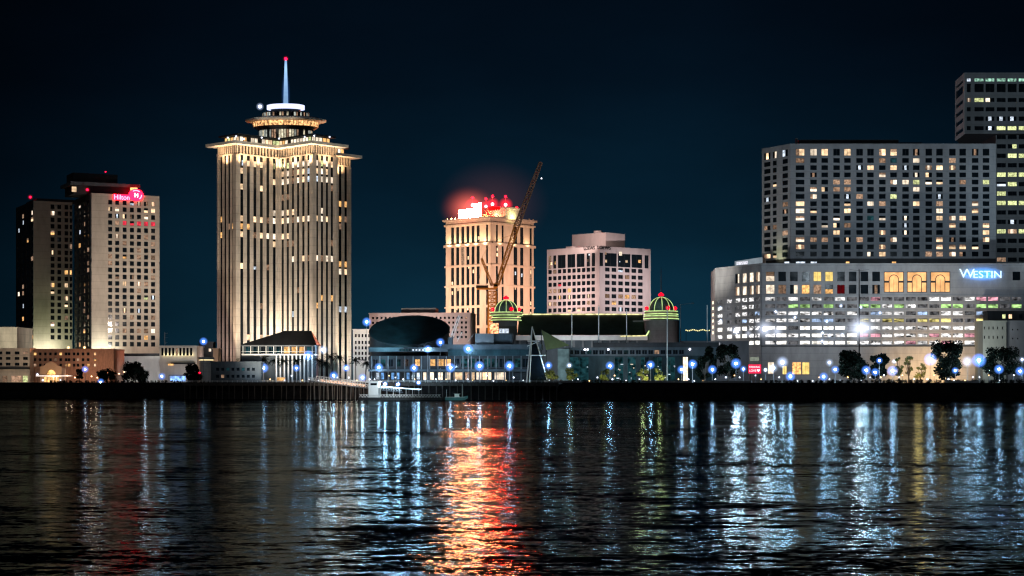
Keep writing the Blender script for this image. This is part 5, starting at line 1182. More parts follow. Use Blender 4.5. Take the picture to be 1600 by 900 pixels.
RL = thing('promenade_railing', 'low pale railing along the top of the dark river bank', 'railing', (wh(1240, -5, 0).x, wh(1240, -5, 0).y, GZ))
fq = Fac((wh(886, -5.5, 0).x, wh(886, -5.5, 0).y), (wh(1660, -5.5, 0).x, wh(1660, -5.5, 0).y))
m = MB()
for zz in (0.5, 0.85, 1.2): m.fbox(fq, 0, fq.len, GZ + zz, GZ + zz + 0.07, -0.035, 0.035, GREY)
m.build('rail', RL)
m = MB()
for i in range(90): a = fq.len * i / 89; m.fbox(fq, a - .05, a + .05, GZ + 0.1, GZ + 1.3, -0.06, 0.06, GREY)
o = m.build('post', RL); o['kind'] = 'stuff'
RL2 = thing('wharf_railing', 'white post-and-rail fence along the edge of the timber wharf', 'railing', (wh(600, 4, 0).x, wh(600, 4, 0).y, GZ))
m = MB()
for zz in (0.55, 1.05): m.fbox(fw, 0, fw.len, GZ + zz, GZ + zz + 0.08, 0.3, 0.38, WHITE)
m.build('rail', RL2); m = MB()
for i in range(72): a = fw.len * i / 71; m.fbox(fw, a - .06, a + .06, GZ + 0.25, GZ + 1.15, 0.28, 0.4, WHITE)
o = m.build('post', RL2); o['kind'] = 'stuff'
# landing stage: covered gangway sloping down to a pontoon
GW_ = thing('gangway', 'long sloping lit gangway with crossed white railings running down to the pontoon', 'gangway', (PX(540, 765), 765, GZ))
Yg = 768.0
fg = pfac(482, Yg, 640, Yg - 6)
def sl(px): return 593.5 + (px - 482) * (613 - 593.5) / (640 - 482)
GLIT = glow('gangway_glow', (1.0, 0.58, 0.36), 0.95, 0.9, 1.6, stretch=(1, 1, 1))
WPAINT = WHITE
def slope_bar(mb, pa, pb, off, h, d0, d1, mat):
    q = []
    for d_ in (d1, d0):
        for px, zz in ((pa, off), (pb, off), (pb, off + h), (pa, off + h)): q.append(fg.pt(fg.s_of(px), fg.z_of(px, sl(px)) + zz, d_))
    mb.add(q, [(0, 1, 2, 3), (7, 6, 5, 4), (0, 4, 5, 1), (1, 5, 6, 2), (2, 6, 7, 3), (3, 7, 4, 0)], mat)
m = MB(); slope_bar(m, 482, 628, -0.7, 0.5, -2.5, 0, GREY); m.build('walkway', GW_)
m = MB(); slope_bar(m, 499, 569, -0.15, 1.0, -2.4, -2.3, GLIT); m.build('lit_side_panel', GW_)
m = MB(); slope_bar(m, 482, 628, 1.0, 0.2, 0, 0.14, WPAINT); slope_bar(m, 482, 628, 0.3, 0.14, 0, 0.14, WPAINT); slope_bar(m, 494, 575, 1.9, 0.3, -2.6, 0.2, WPAINT)
for i in range(36):
    a = 482 + i * 4.05; x0 = fg.s_of(a); zz = fg.z_of(a, sl(a)); hh = 1.9 if 494 < a < 575 else 1.05
    m.fbox(fg, x0 - .1, x0 + .1, zz - 0.2, zz + hh, 0.02, 0.12, WPAINT)
    if i < 35: m.tube(fg.pt(x0, zz - .15, 0.06), fg.pt(fg.s_of(a + 4.05), fg.z_of(a, sl(a + 4.05)) + 1.0, 0.06), 0.09, 0.09, WPAINT, 4)
m.build('railing', GW_)
for i in range(13):
    m = MB(); a = fg.s_of(484 + i * 7); m.tube(fg.pt(a, -1, -1.2), fg.pt(a + rnd.uniform(-.3, .3), fg.z_of(484, sl(484 + i * 7)) - 0.7, -1.2), 0.2, 0.18, surf('weathered_pile', (0.16, 0.15, 0.14), var=0.4), 6); m.build('pile', GW_)
for i in range(9):
    q = fg.pt(fg.s_of(500 + i * 8.2), fg.z_of(500, sl(500 + i * 8.2)) + 1.7, -1.2)
    point(q, 1000, (1, 0.62, 0.42) if 2 < i < 7 else (1, 0.9, 0.8), 0.4)
PT = thing('pontoon', 'floating black pontoon with a white cabin and pale zigzag railings', 'pontoon', (PX(610, 752), 752, 0))
fp = pfac(560, 752, 690, 747); m = MB(); m.fbox(fp, 0, fp.len, -0.6, 1.1, -8, 0, BLACKISH); m.build('hull', PT)
m = MB(); m.fbox(fp, fp.s_of(575), fp.s_of(590), 1.1, fp.z_of(580, 597), -6, -1.0, WHITE); m.fbox(fp, fp.s_of(573), fp.s_of(592), fp.z_of(580, 597), fp.z_of(580, 595.6), -6.5, -0.4, WHITE); ca = m.build('cabin', PT)
m = MB(); m.fbox(fp, fp.s_of(578), fp.s_of(588), fp.z_of(580, 602), fp.z_of(580, 598.5), -0.99, -0.95, GLASS); m.build('cabin_window', ca)
m = MB(); m.add([fp.pt(fp.s_of(592), fp.z_of(580, 603), -6), fp.pt(fp.s_of(655), fp.z_of(580, 608), -6), fp.pt(fp.s_of(655), fp.z_of(580, 609.5), -0.6), fp.pt(fp.s_of(592), fp.z_of(580, 605), -0.6)], [(0, 3, 2, 1)], WHITE)
for px in range(594, 656, 10): m.tube(fp.pt(fp.s_of(px), 1.1, -0.7), fp.pt(fp.s_of(px), fp.z_of(580, 605 + (px - 592) * 0.07), -0.7), 0.09, 0.09, WHITE, 5)
m.build('canopy', PT)
m = MB()
for i in range(28):
    a = 0.4 + i * (fp.len - 1) / 28; st = (fp.len - 1) / 28
    m.tube(fp.pt(a, 1.1, -0.3), fp.pt(a + st / 2, 2.2, -0.3), 0.11, 0.11, WHITE, 4); m.tube(fp.pt(a + st / 2, 2.2, -0.3), fp.pt(a + st, 1.1, -0.3), 0.11, 0.11, WHITE, 4)
m.tube(fp.pt(0.4, 2.25, -0.3), fp.pt(fp.len - .5, 2.25, -0.3), 0.1, 0.1, WHITE, 4); m.build('railing', PT)
spot((PX(598, 735), 735, 9), (PX(600, 752), 752, 2), 16000, (0.75, 0.9, 1.0), 120, 1.0)
for px, py in ((602, 600), (622, 600.5), (654, 598)):
    q = (PX(px, 753), 752.5, PZ(py, 752.5)); lp = thing('pontoon_lamp', {602: 'blue-white lamp beside the white pontoon cabin', 622: 'blue-white lamp over the middle of the pontoon canopy', 654: 'blue-white lamp at the open far end of the pontoon'}[px], 'lamp', (q[0], q[1], 1.1), 'blue-white lamps on the pontoon')
    globe('lamp_head', q, 0.4, LAMP, lp); globe('bloom_ball', q, 1.35, BLUE_BLOOM, lp)
    m = MB(); m.tube((q[0], q[1], 1.1), (q[0], q[1], q[2] - 0.3), 0.09, 0.07, DARK, 6); m.build('post', lp)
BT = thing('small_boat', 'small teal motor boat moored at the end of the pontoon', 'boat', (PX(714, 742), 742, 0))
fbt = pfac(696, 742, 731, 741); L_ = fbt.len; m = MB(); sec = []
for t, wd, zk, zd in ((0, 1.3, 0.1, 1.2), (0.25, 1.5, -0.1, 1.15), (0.6, 1.4, -0.1, 1.3), (0.85, 0.8, 0.1, 1.6), (1.0, 0.06, 0.9, 1.9)):
    a = L_ * t; sec.append([fbt.pt(a, zd, wd), fbt.pt(a, zk, wd * .55), fbt.pt(a, zk, -wd * .55), fbt.pt(a, zd, -wd)])
vs = [p for s_ in sec for p in s_]
fs = [(i * 4 + j, i * 4 + 4 + j, i * 4 + 5 + j, i * 4 + 1 + j) for i in range(4) for j in range(3)] + [(i * 4, i * 4 + 3, i * 4 + 7, i * 4 + 4) for i in range(4)] + [(0, 1, 2, 3)]
m.add(vs, fs, surf('teal_hull', (0.10, 0.24, 0.25), rough=0.4, var=0.15)); m.build('hull', BT)
m = MB(); m.fbox(fbt, L_ * .42, L_ * .62, 1.25, 2.6, -0.8, 0.8, WHITE); m.fbox(fbt, L_ * .39, L_ * .66, 2.6, 2.75, -1, 1, WHITE); m.fbox(fbt, L_ * .622, L_ * .64, 1.7, 2.5, -0.7, 0.7, GLASS); m.build('wheelhouse', BT)
m = MB(); m.tube(fbt.pt(L_ * .75, 1.4, 0), fbt.pt(L_ * .75, 6.8, 0), 0.08, 0.05, WHITE, 5); m.tube(fbt.pt(L_ * .05, 1.2, 0), fbt.pt(L_ * .05, 4.5, 0), 0.06, 0.05, WHITE, 5); m.build('mast', BT)
m = MB(); m.fbox(fbt, 0.1, L_ * .9, 1.28, 1.4, 1.42, 1.55, WHITE); m.build('rubbing_strake', BT)
spot((PX(705, 725), 725, 8), (PX(712, 742), 742, 1.5), 5000, (0.6, 0.9, 0.95), 80, 1.0)

# ------------------------------------------------------------------ street lamps
LAMPS = [  # px, py, distance behind the bank, label
 (133, 577, 14, 'blue-white street lamp before the lit arches of the brick building'), (157.5, 597, 8, 'low blue-white lamp on the bank beyond the arched pavilion'),
 (318, 533.5, 40, 'tall blue-white lamp above the round beige drum'), (253, 588, 10, 'blue-white lamp at the foot of the yellow-finned colonnade'),
 (412, 575, 8, 'blue-white street lamp under the palms at the quay shed end'), (463, 575, 8, 'blue-white street lamp by the amber ticket booth'),
 (482, 555, 18, 'large high blue-white lamp at the terminal gallery end'), (505, 546.5, 24, 'white lamp high against the tower piers just past the terminal'),
 (521.5, 587, 6, 'low blue-white lamp above the amber gangway panel'), (541, 575, 20, 'blue-white lamp among the palms beside the gangway'),
 (566.5, 590, 6, 'low blue-white lamp behind the white pontoon cabin'), (592, 574, 12, 'blue-white lamp under the left rim of the black oval building'),
 (573, 503, 60, 'very tall blue-white lamp level with the black oval roof'), (647, 575, 12, 'blue-white lamp beneath the amber upper windows'),
 (668.5, 545.5, 20, 'blue-white lamp under the middle of the slanted oval roof'), (688, 535, 26, 'blue-white lamp touching the lower rim of the oval roof'),
 (704, 574.5, 12, 'blue-white lamp above the row of bright shop windows'), (731.5, 545, 20, 'blue-white lamp below the leaning white roof masts'),
 (749, 572, 12, 'blue-white lamp in front of the teal glass wing'), (796, 571.5, 12, 'blue-white lamp just before the white-edged glass pyramid'),
 (857, 571, 14, 'blue-white lamp beneath the olive green canopy'), (889.5, 571, 14, 'blue-white lamp against the pale teal lit wall panel'),
 (953, 571.5, 14, 'blue-white lamp before the dark wide opening of the market hall'), (1016.5, 570, 14, 'blue-white lamp between the two yellow-green shrubs'),
 (1065, 577.5, 14, 'lower of the two blue-white lamps by the lit doorway'), (1082, 569, 16, 'upper of the two blue-white lamps by the lit doorway'),
 (1113, 577.5, 14, 'blue-white lamp between the two dark trees'), (1150, 568, 16, 'blue-white lamp on the edge of the bigger dark tree'),
 (1161.5, 576.5, 20, 'small blue-white lamp just short of the red sign board'), (1196, 578, 30, 'small white lamp past the red sign board'),
 (1208.5, 575, 36, 'white lamp between two lit shop windows'), (1222.5, 566, 26, 'large white lamp above the narrow golden window'),
 (1235, 588, 10, 'low blue-white lamp below the amber shop window'), (1287, 588.5, 10, 'low blue-white lamp in the dark hedge past the amber window'),
 (1296, 566.5, 26, 'white lamp against the bare podium wall'), (1305, 577.5, 16, 'blue-white lamp at the edge of the round dark tree'),
 (1353.5, 578.5, 14, 'first blue-white lamp past the round dark tree'), (1367.5, 581.5, 14, 'blue-white lamp low between the round and the small tree'),
 (1374, 563.5, 12, 'big blue-white lamp inside the small dark tree'), (1394.5, 579.5, 12, 'blue-white lamp left of the feathery amber bushes'),
 (1397, 565, 40, 'pale lamp behind the small dark tree crown'), (1453.5, 561.5, 14, 'blue-white lamp in the lower crown of the largest tree'),
 (1492.5, 579, 14, 'small blue-white lamp under the largest tree'), (1511.5, 564.5, 20, 'white lamp on the orange wall past the largest tree'),
 (1529.5, 563, 14, 'big blue-white lamp beside the grey-green annex'), (1546, 579, 20, 'small pale lamp low before the annex tree'),
 (1561, 577, 12, 'blue-white lamp inside the annex tree'), (1594, 580, 14, 'blue-white lamp nearest the picture edge, set low'), (1597, 562, 20, 'pale lamp nearest the picture edge, set high')]
LAMP_SOFT = glow('soft_blue_white_lamp', (0.48, 0.75, 1.0), 150.0, sample=True)
for i, (px, py, back_, lab) in enumerate(LAMPS):
    Y = bank_y(px) + back_; x = PX(px, Y); z = PZ(py, Y)
    t = thing('street_lamp', lab, 'street lamp', (x, Y, GZ), 'blue-white street lamps along the riverfront')
    h = z - GZ; m = MB()
    m.lathe([(0.28, GZ), (0.28, GZ + 0.35), (0.13, GZ + 0.5), (0.09, z - 0.55), (0.22, z - 0.5), (0.22, z - 0.38), (0.05, z - 0.36)], (x, Y), CONC, 8); m.build('post', t, (x, Y, GZ))
    s_ = 1.0
    if 'large' in lab or 'big' in lab: s_ = 1.25
    if 'small' in lab or 'pale' in lab: s_ = 0.8
    s_ *= rnd.uniform(0.82, 1.15)
    wh_ = 'white lamp' in lab and 'blue' not in lab or 'pale' in lab
    globe('lamp_head', (x, Y, z), 0.42 * s_, LAMP if px > 480 else LAMP_SOFT, t)
    globe('bloom_ball', (x, Y, z), 2.25 * s_, WHITE_BLOOM if wh_ else BLUE_BLOOM, t)  # painted halo around the lamp head
for i in range(84):
    px = 336 + 15.0 * i + rnd.uniform(-6, 6); Y = bank_y(px) + 9 + rnd.uniform(0, 9); x = PX(px, Y); z = GZ + rnd.choice((0.9, 1.1, 1.6, 2.4, 3.2))
    t = thing('path_light', 'small white path light on a short post along the promenade', 'path light', (x, Y, GZ), 'small white path lights along the promenade')
    m = MB(); m.tube((x, Y, GZ), (x, Y, z - .2), .1, .08, GREY, 6); m.build('post', t)
    globe('lamp_head', (x, Y, z), rnd.uniform(.16, .26), MATS['white_lamp'] if i % 3 else WARM_LAMP, t)
    globe('bloom_ball', (x, Y, z), rnd.uniform(.6, 1.0), WHITE_BLOOM if i % 3 else WARM_BLOOM, t)
# tall floodlight mast before the podium
FM = thing('floodlight_mast', 'tall black mast with a dazzling white floodlight before the parking podium', 'floodlight mast', (PX(1343, 790), 790, GZ))
m = MB(); Yq_ = 790; m.lathe([(0.4, GZ), (0.32, PZ(510, Yq_)), (0.2, PZ(421, Yq_)), (0.02, PZ(421, Yq_))], (PX(1342.5, Yq_), Yq_), BLACKISH, 8); m.build('pole', FM)
m = MB(); m.tube((PX(1342.5, Yq_), Yq_, PZ(423, Yq_)), (PX(1327, Yq_), Yq_, PZ(421, Yq_)), 0.08, 0.06, BLACKISH, 5); m.tube((PX(1342.5, Yq_), Yq_, PZ(423, Yq_)), (PX(1358, Yq_), Yq_, PZ(421, Yq_)), 0.08, 0.06, BLACKISH, 5); m.build('arm', FM)
q = (PX(1344.5, 787), 787, PZ(513, 787)); flood_head(q, FM); globe('bloom_ball', q, 8.0, GLARE, FM); o = globe('bloom_streak', q, 1.0, GLARE, FM); o.scale = (13, 2, 3.6)  # glowing ball and flattened streak paint the glare
PLAMP = glow('parking_ceiling_lamp', (0.6, 0.78, 1.0), 18.0, sample=True)
# bright spots inside the garage
for j, (px, py) in enumerate(((1125.5, 481), (1161, 479.5), (1126, 501), (1212, 487), (1242, 496), (1292, 502), (1314, 478), (1375, 489), (1345, 480), (1296, 524), (1316, 523), (1161, 490.5), (1161, 500.5), (1285, 520), (1284.5, 533))):
    Y = 858 if px > 1190 else 886; q = (PX(px, Y), Y, PZ(py, Y))
    t = thing('parking_light', ['bright bluish ceiling light in the parking level', ''][0] + ' ' + ['at the slanting end, second level', 'in the fourth bay, second level', 'at the slanting end, fourth level', 'above the corner glare', 'in the third bay, third level', 'in the sixth bay, fourth level', 'near the black mast, second level', 'past the black mast, third level', 'beside the black mast, second level', 'in the sixth bay, sixth level', 'just before the black mast, sixth level', 'in the fourth bay, third level', 'in the fourth bay, fourth level', 'in the fifth bay, sixth level', 'in the fifth bay, lowest level'][j], 'parking light', q, 'bluish lights in the parking levels')
    globe('lamp_head', q, 0.35, PLAMP, t); globe('bloom_ball', q, 1.5, WHITE_BLOOM, t)
    m = MB(); m.tube(q, (q[0], q[1] + 3.4, q[2] + 0.3), 0.05, 0.05, DARK, 5); m.build('bracket', t)
# slim white poles
POLES = [(893.5, 492, 800, 'slim pole rising before the dark roof near the olive canopy'), (935.5, 480, 800, 'thick white pole before the middle of the dark hall roof'), (979, 485, 800, 'white pole before the sloping end of the hall roof'),
         (1042.5, 480, 790, 'white pole in front of the second outlined dome'), (1105, 478, 800, 'bare white pole in front of the open night sky gap')]
for px, py, Y, lab in POLES:
    m = MB(); x = PX(px, Y); m.lathe([(0.45, GZ), (0.45, GZ + 0.5), (0.28, GZ + 0.6), (0.2, PZ(py, Y)), (0.02, PZ(py, Y) + 0.1)], (x, Y), WHITE, 8)
    m.sphere((x, Y, PZ(py, Y) + 0.2), 0.3, WHITE, 8, 6); tag(m.build('flag_pole', loc=(x, Y, GZ)), lab, 'pole', 'slim white poles along the riverfront')
TL_ = thing('tall_street_light', 'tall grey street light with a long thin arm beside the second dome', 'street light', (PX(1063, 810), 810, GZ))
m = MB(); x = PX(1063, 810); m.lathe([(0.3, GZ), (0.18, PZ(475, 810)), (0.02, PZ(475, 810))], (x, 810), GREY, 8); m.build('pole', TL_)
m = MB(); m.tube((x, 810, PZ(476, 810)), (PX(1083, 810), 810, PZ(473.5, 810)), 0.1, 0.07, GREY, 5); m.tube((x, 810, PZ(476, 810)), (PX(1057, 810), 810, PZ(472, 810)), 0.08, 0.06, GREY, 5); m.box(PX(1080, 810), PX(1084.5, 810), 809.7, 810.3, PZ(474.4, 810), PZ(473, 810), GREY); m.build('arm', TL_)
AN = thing('antenna_mast', 'thin pale antenna mast on the roof of the yellow-finned building', 'antenna', (PX(257.5, 905), 905, PZ(541, 905)))
m = MB(); x = PX(257.5, 905); m.tube((x, 905, PZ(541, 905) - 0.2), (x, 905, PZ(519, 905)), 0.16, 0.1, WHITE, 6); m.build('mast', AN)
m = MB()
for y in (521, 528, 536): m.tube((x, 905, PZ(y, 905)), (PX(262, 905), 905, PZ(y - .6, 905)), 0.06, 0.05, WHITE, 5)
m.build('aerial', AN)
spot((PX(960, 780), 780, GZ + 1), (PX(970, 800), 800, 25), 16000, (0.9, 0.95, 1), 120, 1.0)
# traffic signals near the quay
for px, lab in ((312, 'red traffic signal under the round beige drum'), (336, 'red traffic signal below the narrow salmon block')):
    Y = bank_y(px) + 16; x = PX(px, Y); z = PZ(582.5, Y)
    t = thing('traffic_signal', lab, 'traffic light', (x, Y, GZ)); m = MB(); m.tube((x, Y + .2, GZ), (x, Y + .2, z + .6), 0.09, 0.07, DARK, 6); m.build('post', t)
    m = MB(); m.box(x - .25, x + .25, Y - .2, Y + .1, z - .9, z + .45, BLACKISH); m.build('housing', t); globe('lens', (x, Y - .22, z), 0.3, RED, t); globe('bloom_ball', (x, Y - .22, z), 1.1, RED_BLOOM, t)
# blue lit shelters near the colonnade
SH = thing('lit_shelter', 'low glass shelter glowing blue-white in front of the yellow-finned building', 'shelter', (PX(275, 830), 830, GZ))
fsh = pfac(264, bank_y(275) + 14, 289, bank_y(275) + 14); m = MB(); m.fbox(fsh, 0, fsh.len, GZ + 3.4, GZ + 3.7, -3, 0.4, GREY)
for t in (0, .25, .5, .75, 1): m.fbox(fsh, fsh.len * t - .1, fsh.len * t + .1, GZ, GZ + 3.4, -0.1, 0.1, GREY)
m.build('frame', SH); m = MB(); m.fbox(fsh, 0.2, fsh.len - .2, GZ + 0.6, GZ + 3.1, -2.6, -2.4, glow('blue_shelter_glow', (0.28, 0.5, 1.0), 1.2, 0.8, 0.5)); m.build('lit_panel', SH)
globe('bloom_ball', fsh.pt(fsh.len * .5, GZ + 2.2, 0), 4.6, bloom('shelter_bloom', (0.1, 0.3, 1), 0.14, 1.4), SH, sz=0.5)  # glowing ball paints the blue bloom around the shelter
KS = thing('white_kiosk', 'pale narrow kiosk with a flat cap standing by the round dark tree', 'kiosk', (PX(225, 840), 840, GZ))
m = MB(); fk = pfac(221, 836, 230, 836); m.fbox(fk, 0, fk.len, GZ, GZ + 5.2, -2.4, 0, CREAM); m.fbox(fk, -.4, fk.len + .4, GZ + 5.2, GZ + 5.6, -2.8, .4, CREAM); m.build('body', KS); m = MB(); m.fbox(fk, fk.len * .3, fk.len * .7, GZ + .3, GZ + 3.6, 0.01, 0.06, GLASS); m.build('door', KS)
point((PX(228, 828), 826, GZ + 3), 900, (0.8, 0.9, 1)); 
#=====SPLIT=====
# ------------------------------------------------------------------ trees
def leaf_cloud(mb, clumps, n, size, mat, r, flat=0.9):
    tot = sum(c[1] ** 2 for c in clumps)
    for c, rad in clumps:
        for _ in range(max(8, int(n * rad * rad / tot))):
            d_ = Vector((r.gauss(0, 1), r.gauss(0, 1), r.gauss(0, 1) * flat)).normalized() * rad * (r.random() ** 0.45)
            p = c + d_; a = Vector((r.uniform(-1, 1), r.uniform(-1, 1), r.uniform(-.6, .6))).normalized(); b_ = a.orthogonal().normalized()
            b_.rotate(Matrix.Rotation(r.uniform(0, 6.28), 3, a)); c_ = a.cross(b_); s_ = size * r.uniform(.6, 1.4)
            mb.add([p - b_ * s_, p + c_ * s_ * .55, p + b_ * s_, p - c_ * s_ * .55], [(0, 1, 2, 3)], mat)
def tree(px, ytop, wpx, back_, label, seed, leaf=LEAF, n=3200, size=0.5, trunk_frac=0.16, name='tree', sparse=0.0, group=None, cat='tree', kclump=20):
    Y = bank_y(px) + back_; x = PX(px, Y); ztop = PZ(ytop, Y); H = ztop - GZ; W = wpx / F * Y / 2; r = random.Random(seed)
    t = thing(name, label, cat, (x, Y, GZ), group)
    tb = MB(); zt_ = GZ + H * trunk_frac; lean = r.uniform(-.25, .25)
    p = Vector((x, Y, GZ)); pts = [p, Vector((x + lean * .4, Y, GZ + H * trunk_frac * .6)), Vector((x + lean, Y, zt_))]
    rt = max(0.14, H * 0.035)
    for i in range(2): tb.tube(pts[i], pts[i + 1], rt * (1 - .25 * i), rt * (.75 - .2 * i), TRUNK, 7, i == 0)
    clumps = []
    for i in range(kclump):
        a = 2 * math.pi * i / kclump + r.uniform(-.4, .4); q = r.uniform(.45, 1); zz = GZ + H * trunk_frac + H * (1 - trunk_frac) * r.uniform(.04, .88)
        env = .45 + .55 * math.sin(math.pi * min(.97, max(.1, (zz - zt_) / (ztop - zt_) * .8 + .15)))
        c = Vector((x + W * .85 * q * env * math.cos(a), Y + W * .75 * q * env * math.sin(a), zz)); rad = W * r.uniform(.26, .44)
        if c.z + rad > ztop: c.z = ztop - rad
        clumps.append((c, rad)); tb.tube(pts[2], c, rt * .45, rt * .12, TRUNK, 5, False)
    tb.build('trunk', t, (x, Y, GZ))
    cb = MB(); leaf_cloud(cb, clumps, n, size, leaf, r); cb.build('crown', t, (x, Y, GZ)); return t
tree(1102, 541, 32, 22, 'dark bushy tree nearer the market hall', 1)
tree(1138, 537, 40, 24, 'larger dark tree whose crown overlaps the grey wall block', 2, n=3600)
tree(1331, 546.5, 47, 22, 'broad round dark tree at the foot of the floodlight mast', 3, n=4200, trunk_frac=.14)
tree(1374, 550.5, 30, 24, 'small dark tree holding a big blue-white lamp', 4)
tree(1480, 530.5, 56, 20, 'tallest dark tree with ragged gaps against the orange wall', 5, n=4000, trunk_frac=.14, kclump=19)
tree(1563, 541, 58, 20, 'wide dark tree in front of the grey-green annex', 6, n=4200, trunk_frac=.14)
for i, (px, yt_, w_, lab) in enumerate(((1405, 553, 14, 'feathery bush lit amber, nearest the small dark tree'), (1420, 552, 18, 'feathery bush lit amber, middle of the three by the orange wall'), (1438, 560, 20, 'lower spreading bush lit amber below the largest tree'))):
    tree(px, yt_, w_, 30, lab, 40 + i, n=420, size=.35, trunk_frac=.2, leaf=LEAFY, name='feathery_bush', cat='bush', kclump=9)
point((PX(1425, 745), bank_y(1425) + 24, GZ + 2.5), 2600, (1, 0.65, 0.22), 1.6); point((PX(1465, 745), bank_y(1465) + 30, GZ + 2), 2200, (1, 0.65, 0.22), 1.6)
tree(212, 564.5, 42, 18, 'round dark dome-shaped tree in front of the white podium', 7, n=4000, trunk_frac=.14)
tree(301, 569, 28, 26, 'dark round tree near the traffic signals', 8, n=2500, trunk_frac=.14)
tree(124, 576, 12, 30, 'small dark tree before the lit arches', 9, n=700, trunk_frac=.3)
tree(166, 575, 30, 26, 'low dark tree with warm lights around it at the brick building end', 10, n=1300, trunk_frac=.2)
tree(356, 567, 30, 8, 'dark tree hiding the corner of the quay shed', 14, n=900, trunk_frac=.3)
for i, (px, lab) in enumerate(((1004, 'glowing yellow-green shrub, first of the pair by the market hall'), (1030, 'glowing yellow-green shrub, second of the pair by the market hall'), (862, 'yellowish shrub beneath the olive canopy lamp'), (893, 'dull yellow shrub below the pale teal wall panel'), (945, 'dull yellow shrub before the dark wide opening'))):
    tree(px, 574.5, 21, 10, lab, 60 + i, n=800, size=.3, leaf=LEAFY, trunk_frac=.14, name='small_tree', cat='small tree', kclump=10)
    pw = 3800 if px in (1004, 1030) else 900
    Y = bank_y(px) + 6; point((PX(px, Y), Y - 1.0, GZ + 0.6), pw, (0.95, 1.0, 0.45), 0.9)
def palm(px, ytop, back_, label, seed):
    Y = bank_y(px) + back_; x = PX(px, Y); z = PZ(ytop + 6, Y); r = random.Random(seed)
    t = thing('palm_tree', label, 'palm tree', (x, Y, GZ), 'palms on the quay below the tower'); tb = MB(); prev = Vector((x, Y, GZ)); lean = r.uniform(-.5, .5)
    for i in range(1, 7):
        q = Vector((x + lean * (i / 6) ** 2, Y, GZ + (z - GZ) * i / 6)); tb.tube(prev, q, .26 - .012 * i, .25 - .012 * i, TRUNK, 7, False); prev = q
    tb.build('trunk', t, (x, Y, GZ)); cb = MB()
    for k in range(22):
        a = 6.283 * k / 22 + r.uniform(-.12, .12); el = r.uniform(-.45, 1.15); L_ = r.uniform(3.1, 4.1); last = prev.copy(); d_ = Vector((math.cos(a) * math.cos(el), math.sin(a) * math.cos(el), math.sin(el)))
        for j in range(6):
            d_ = (d_ + Vector((0, 0, -.24))).normalized(); nx = last + d_ * L_ / 6; side = d_.cross(Vector((0, 0, 1))).normalized()
            for sgn_ in (-1, 1):
                for h in range(2):
                    o_ = last.lerp(nx, h * .5); tip = o_ + side * sgn_ * .95 * (1 - .1 * j) + d_ * .3 + Vector((0, 0, -.25))
                    cb.add([o_, o_.lerp(nx, .5), tip], [(0, 1, 2)], PALM)
            cb.tube(last, nx, .05, .04, PALM, 4, False); last = nx
    cb.build('crown', t, (x, Y, GZ))
for i, (px, yt_, bk_, lab) in enumerate(((382, 557.5, 14, 'palm tree at the gallery start of the terminal'), (412, 555.5, 16, 'palm tree directly above a blue-white street lamp'), (431, 557, 18, 'palm tree, first of the close pair before the terminal columns'), (441, 558, 14, 'palm tree, second of the close pair before the terminal columns'),
     (462, 557, 16, 'palm tree in front of the terminal columns by the amber booth'), (498, 559, 14, 'palm tree beneath the high white lamp on the tower'), (508, 560.5, 18, 'slightly lower palm tree left of the tall pair'), (517, 551, 16, 'tallest palm tree against the tower piers'), (531, 552, 14, 'tall palm tree beside the tallest one'), (556, 557, 14, 'lone palm tree before the small grey office'),
     (571, 560, 18, 'palm tree at the edge of the black oval building'))):
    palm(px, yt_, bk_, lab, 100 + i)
# hedges / planting strips: nobody could count the stems
def hedge(pa, pb, back_, hgt, mat, name, seed, n):
    fh = Fac((wh(pa, -back_, 0).x, wh(pa, -back_, 0).y), (wh(pb, -back_, 0).x, wh(pb, -back_, 0).y)); r = random.Random(seed); cb = MB()
    k = int(fh.len / 1.6); cl = [(fh.pt(fh.len * (i + r.random()) / k, GZ + hgt * r.uniform(.3, .6), r.uniform(-.6, .6)), hgt * r.uniform(.45, .8)) for i in range(k)]
    leaf_cloud(cb, cl, n, .3, mat, r); o = cb.build(name); o['kind'] = 'stuff'; o['label'] = 'dark low planting along the top of the bank'; o['category'] = 'hedge'; return o
hedge(835, 1000, 9, 1.3, LEAF, 'hedge', 71, 1500); hedge(1195, 1330, 9, 1.2, LEAF, 'hedge', 72, 1500); hedge(1330, 1600, 10, 1.4, LEAF, 'hedge', 73, 2600); hedge(60, 330, 10, 1.1, LEAF, 'hedge', 74, 1800)
# planter walls on the promenade
for pa, pb, bk_, lab in ((850, 905, 8, 'pale low planter wall under the olive canopy shrubs'), (940, 968, 8, 'short pale planter wall before the market hall'), (1000, 1080, 8, 'long pale planter wall under the glowing shrubs'), (1092, 1170, 12, 'pale stone terrace wall below the two dark trees'), (1475, 1530, 8, 'pale low wall beneath the largest tree')):
    fh = Fac((wh(pa, -bk_, 0).x, wh(pa, -bk_, 0).y), (wh(pb, -bk_, 0).x, wh(pb, -bk_, 0).y)); t = thing('planter_wall', lab, 'planter wall', (fh.A.x, fh.A.y, GZ)); m = MB()
    m.fbox(fh, 0, fh.len, GZ, GZ + .8, -1.4, 0, CONC); m.build('wall', t); m = MB(); m.fbox(fh, -.1, fh.len + .1, GZ + .8, GZ + .95, -1.5, .1, WHITE); m.build('coping', t)
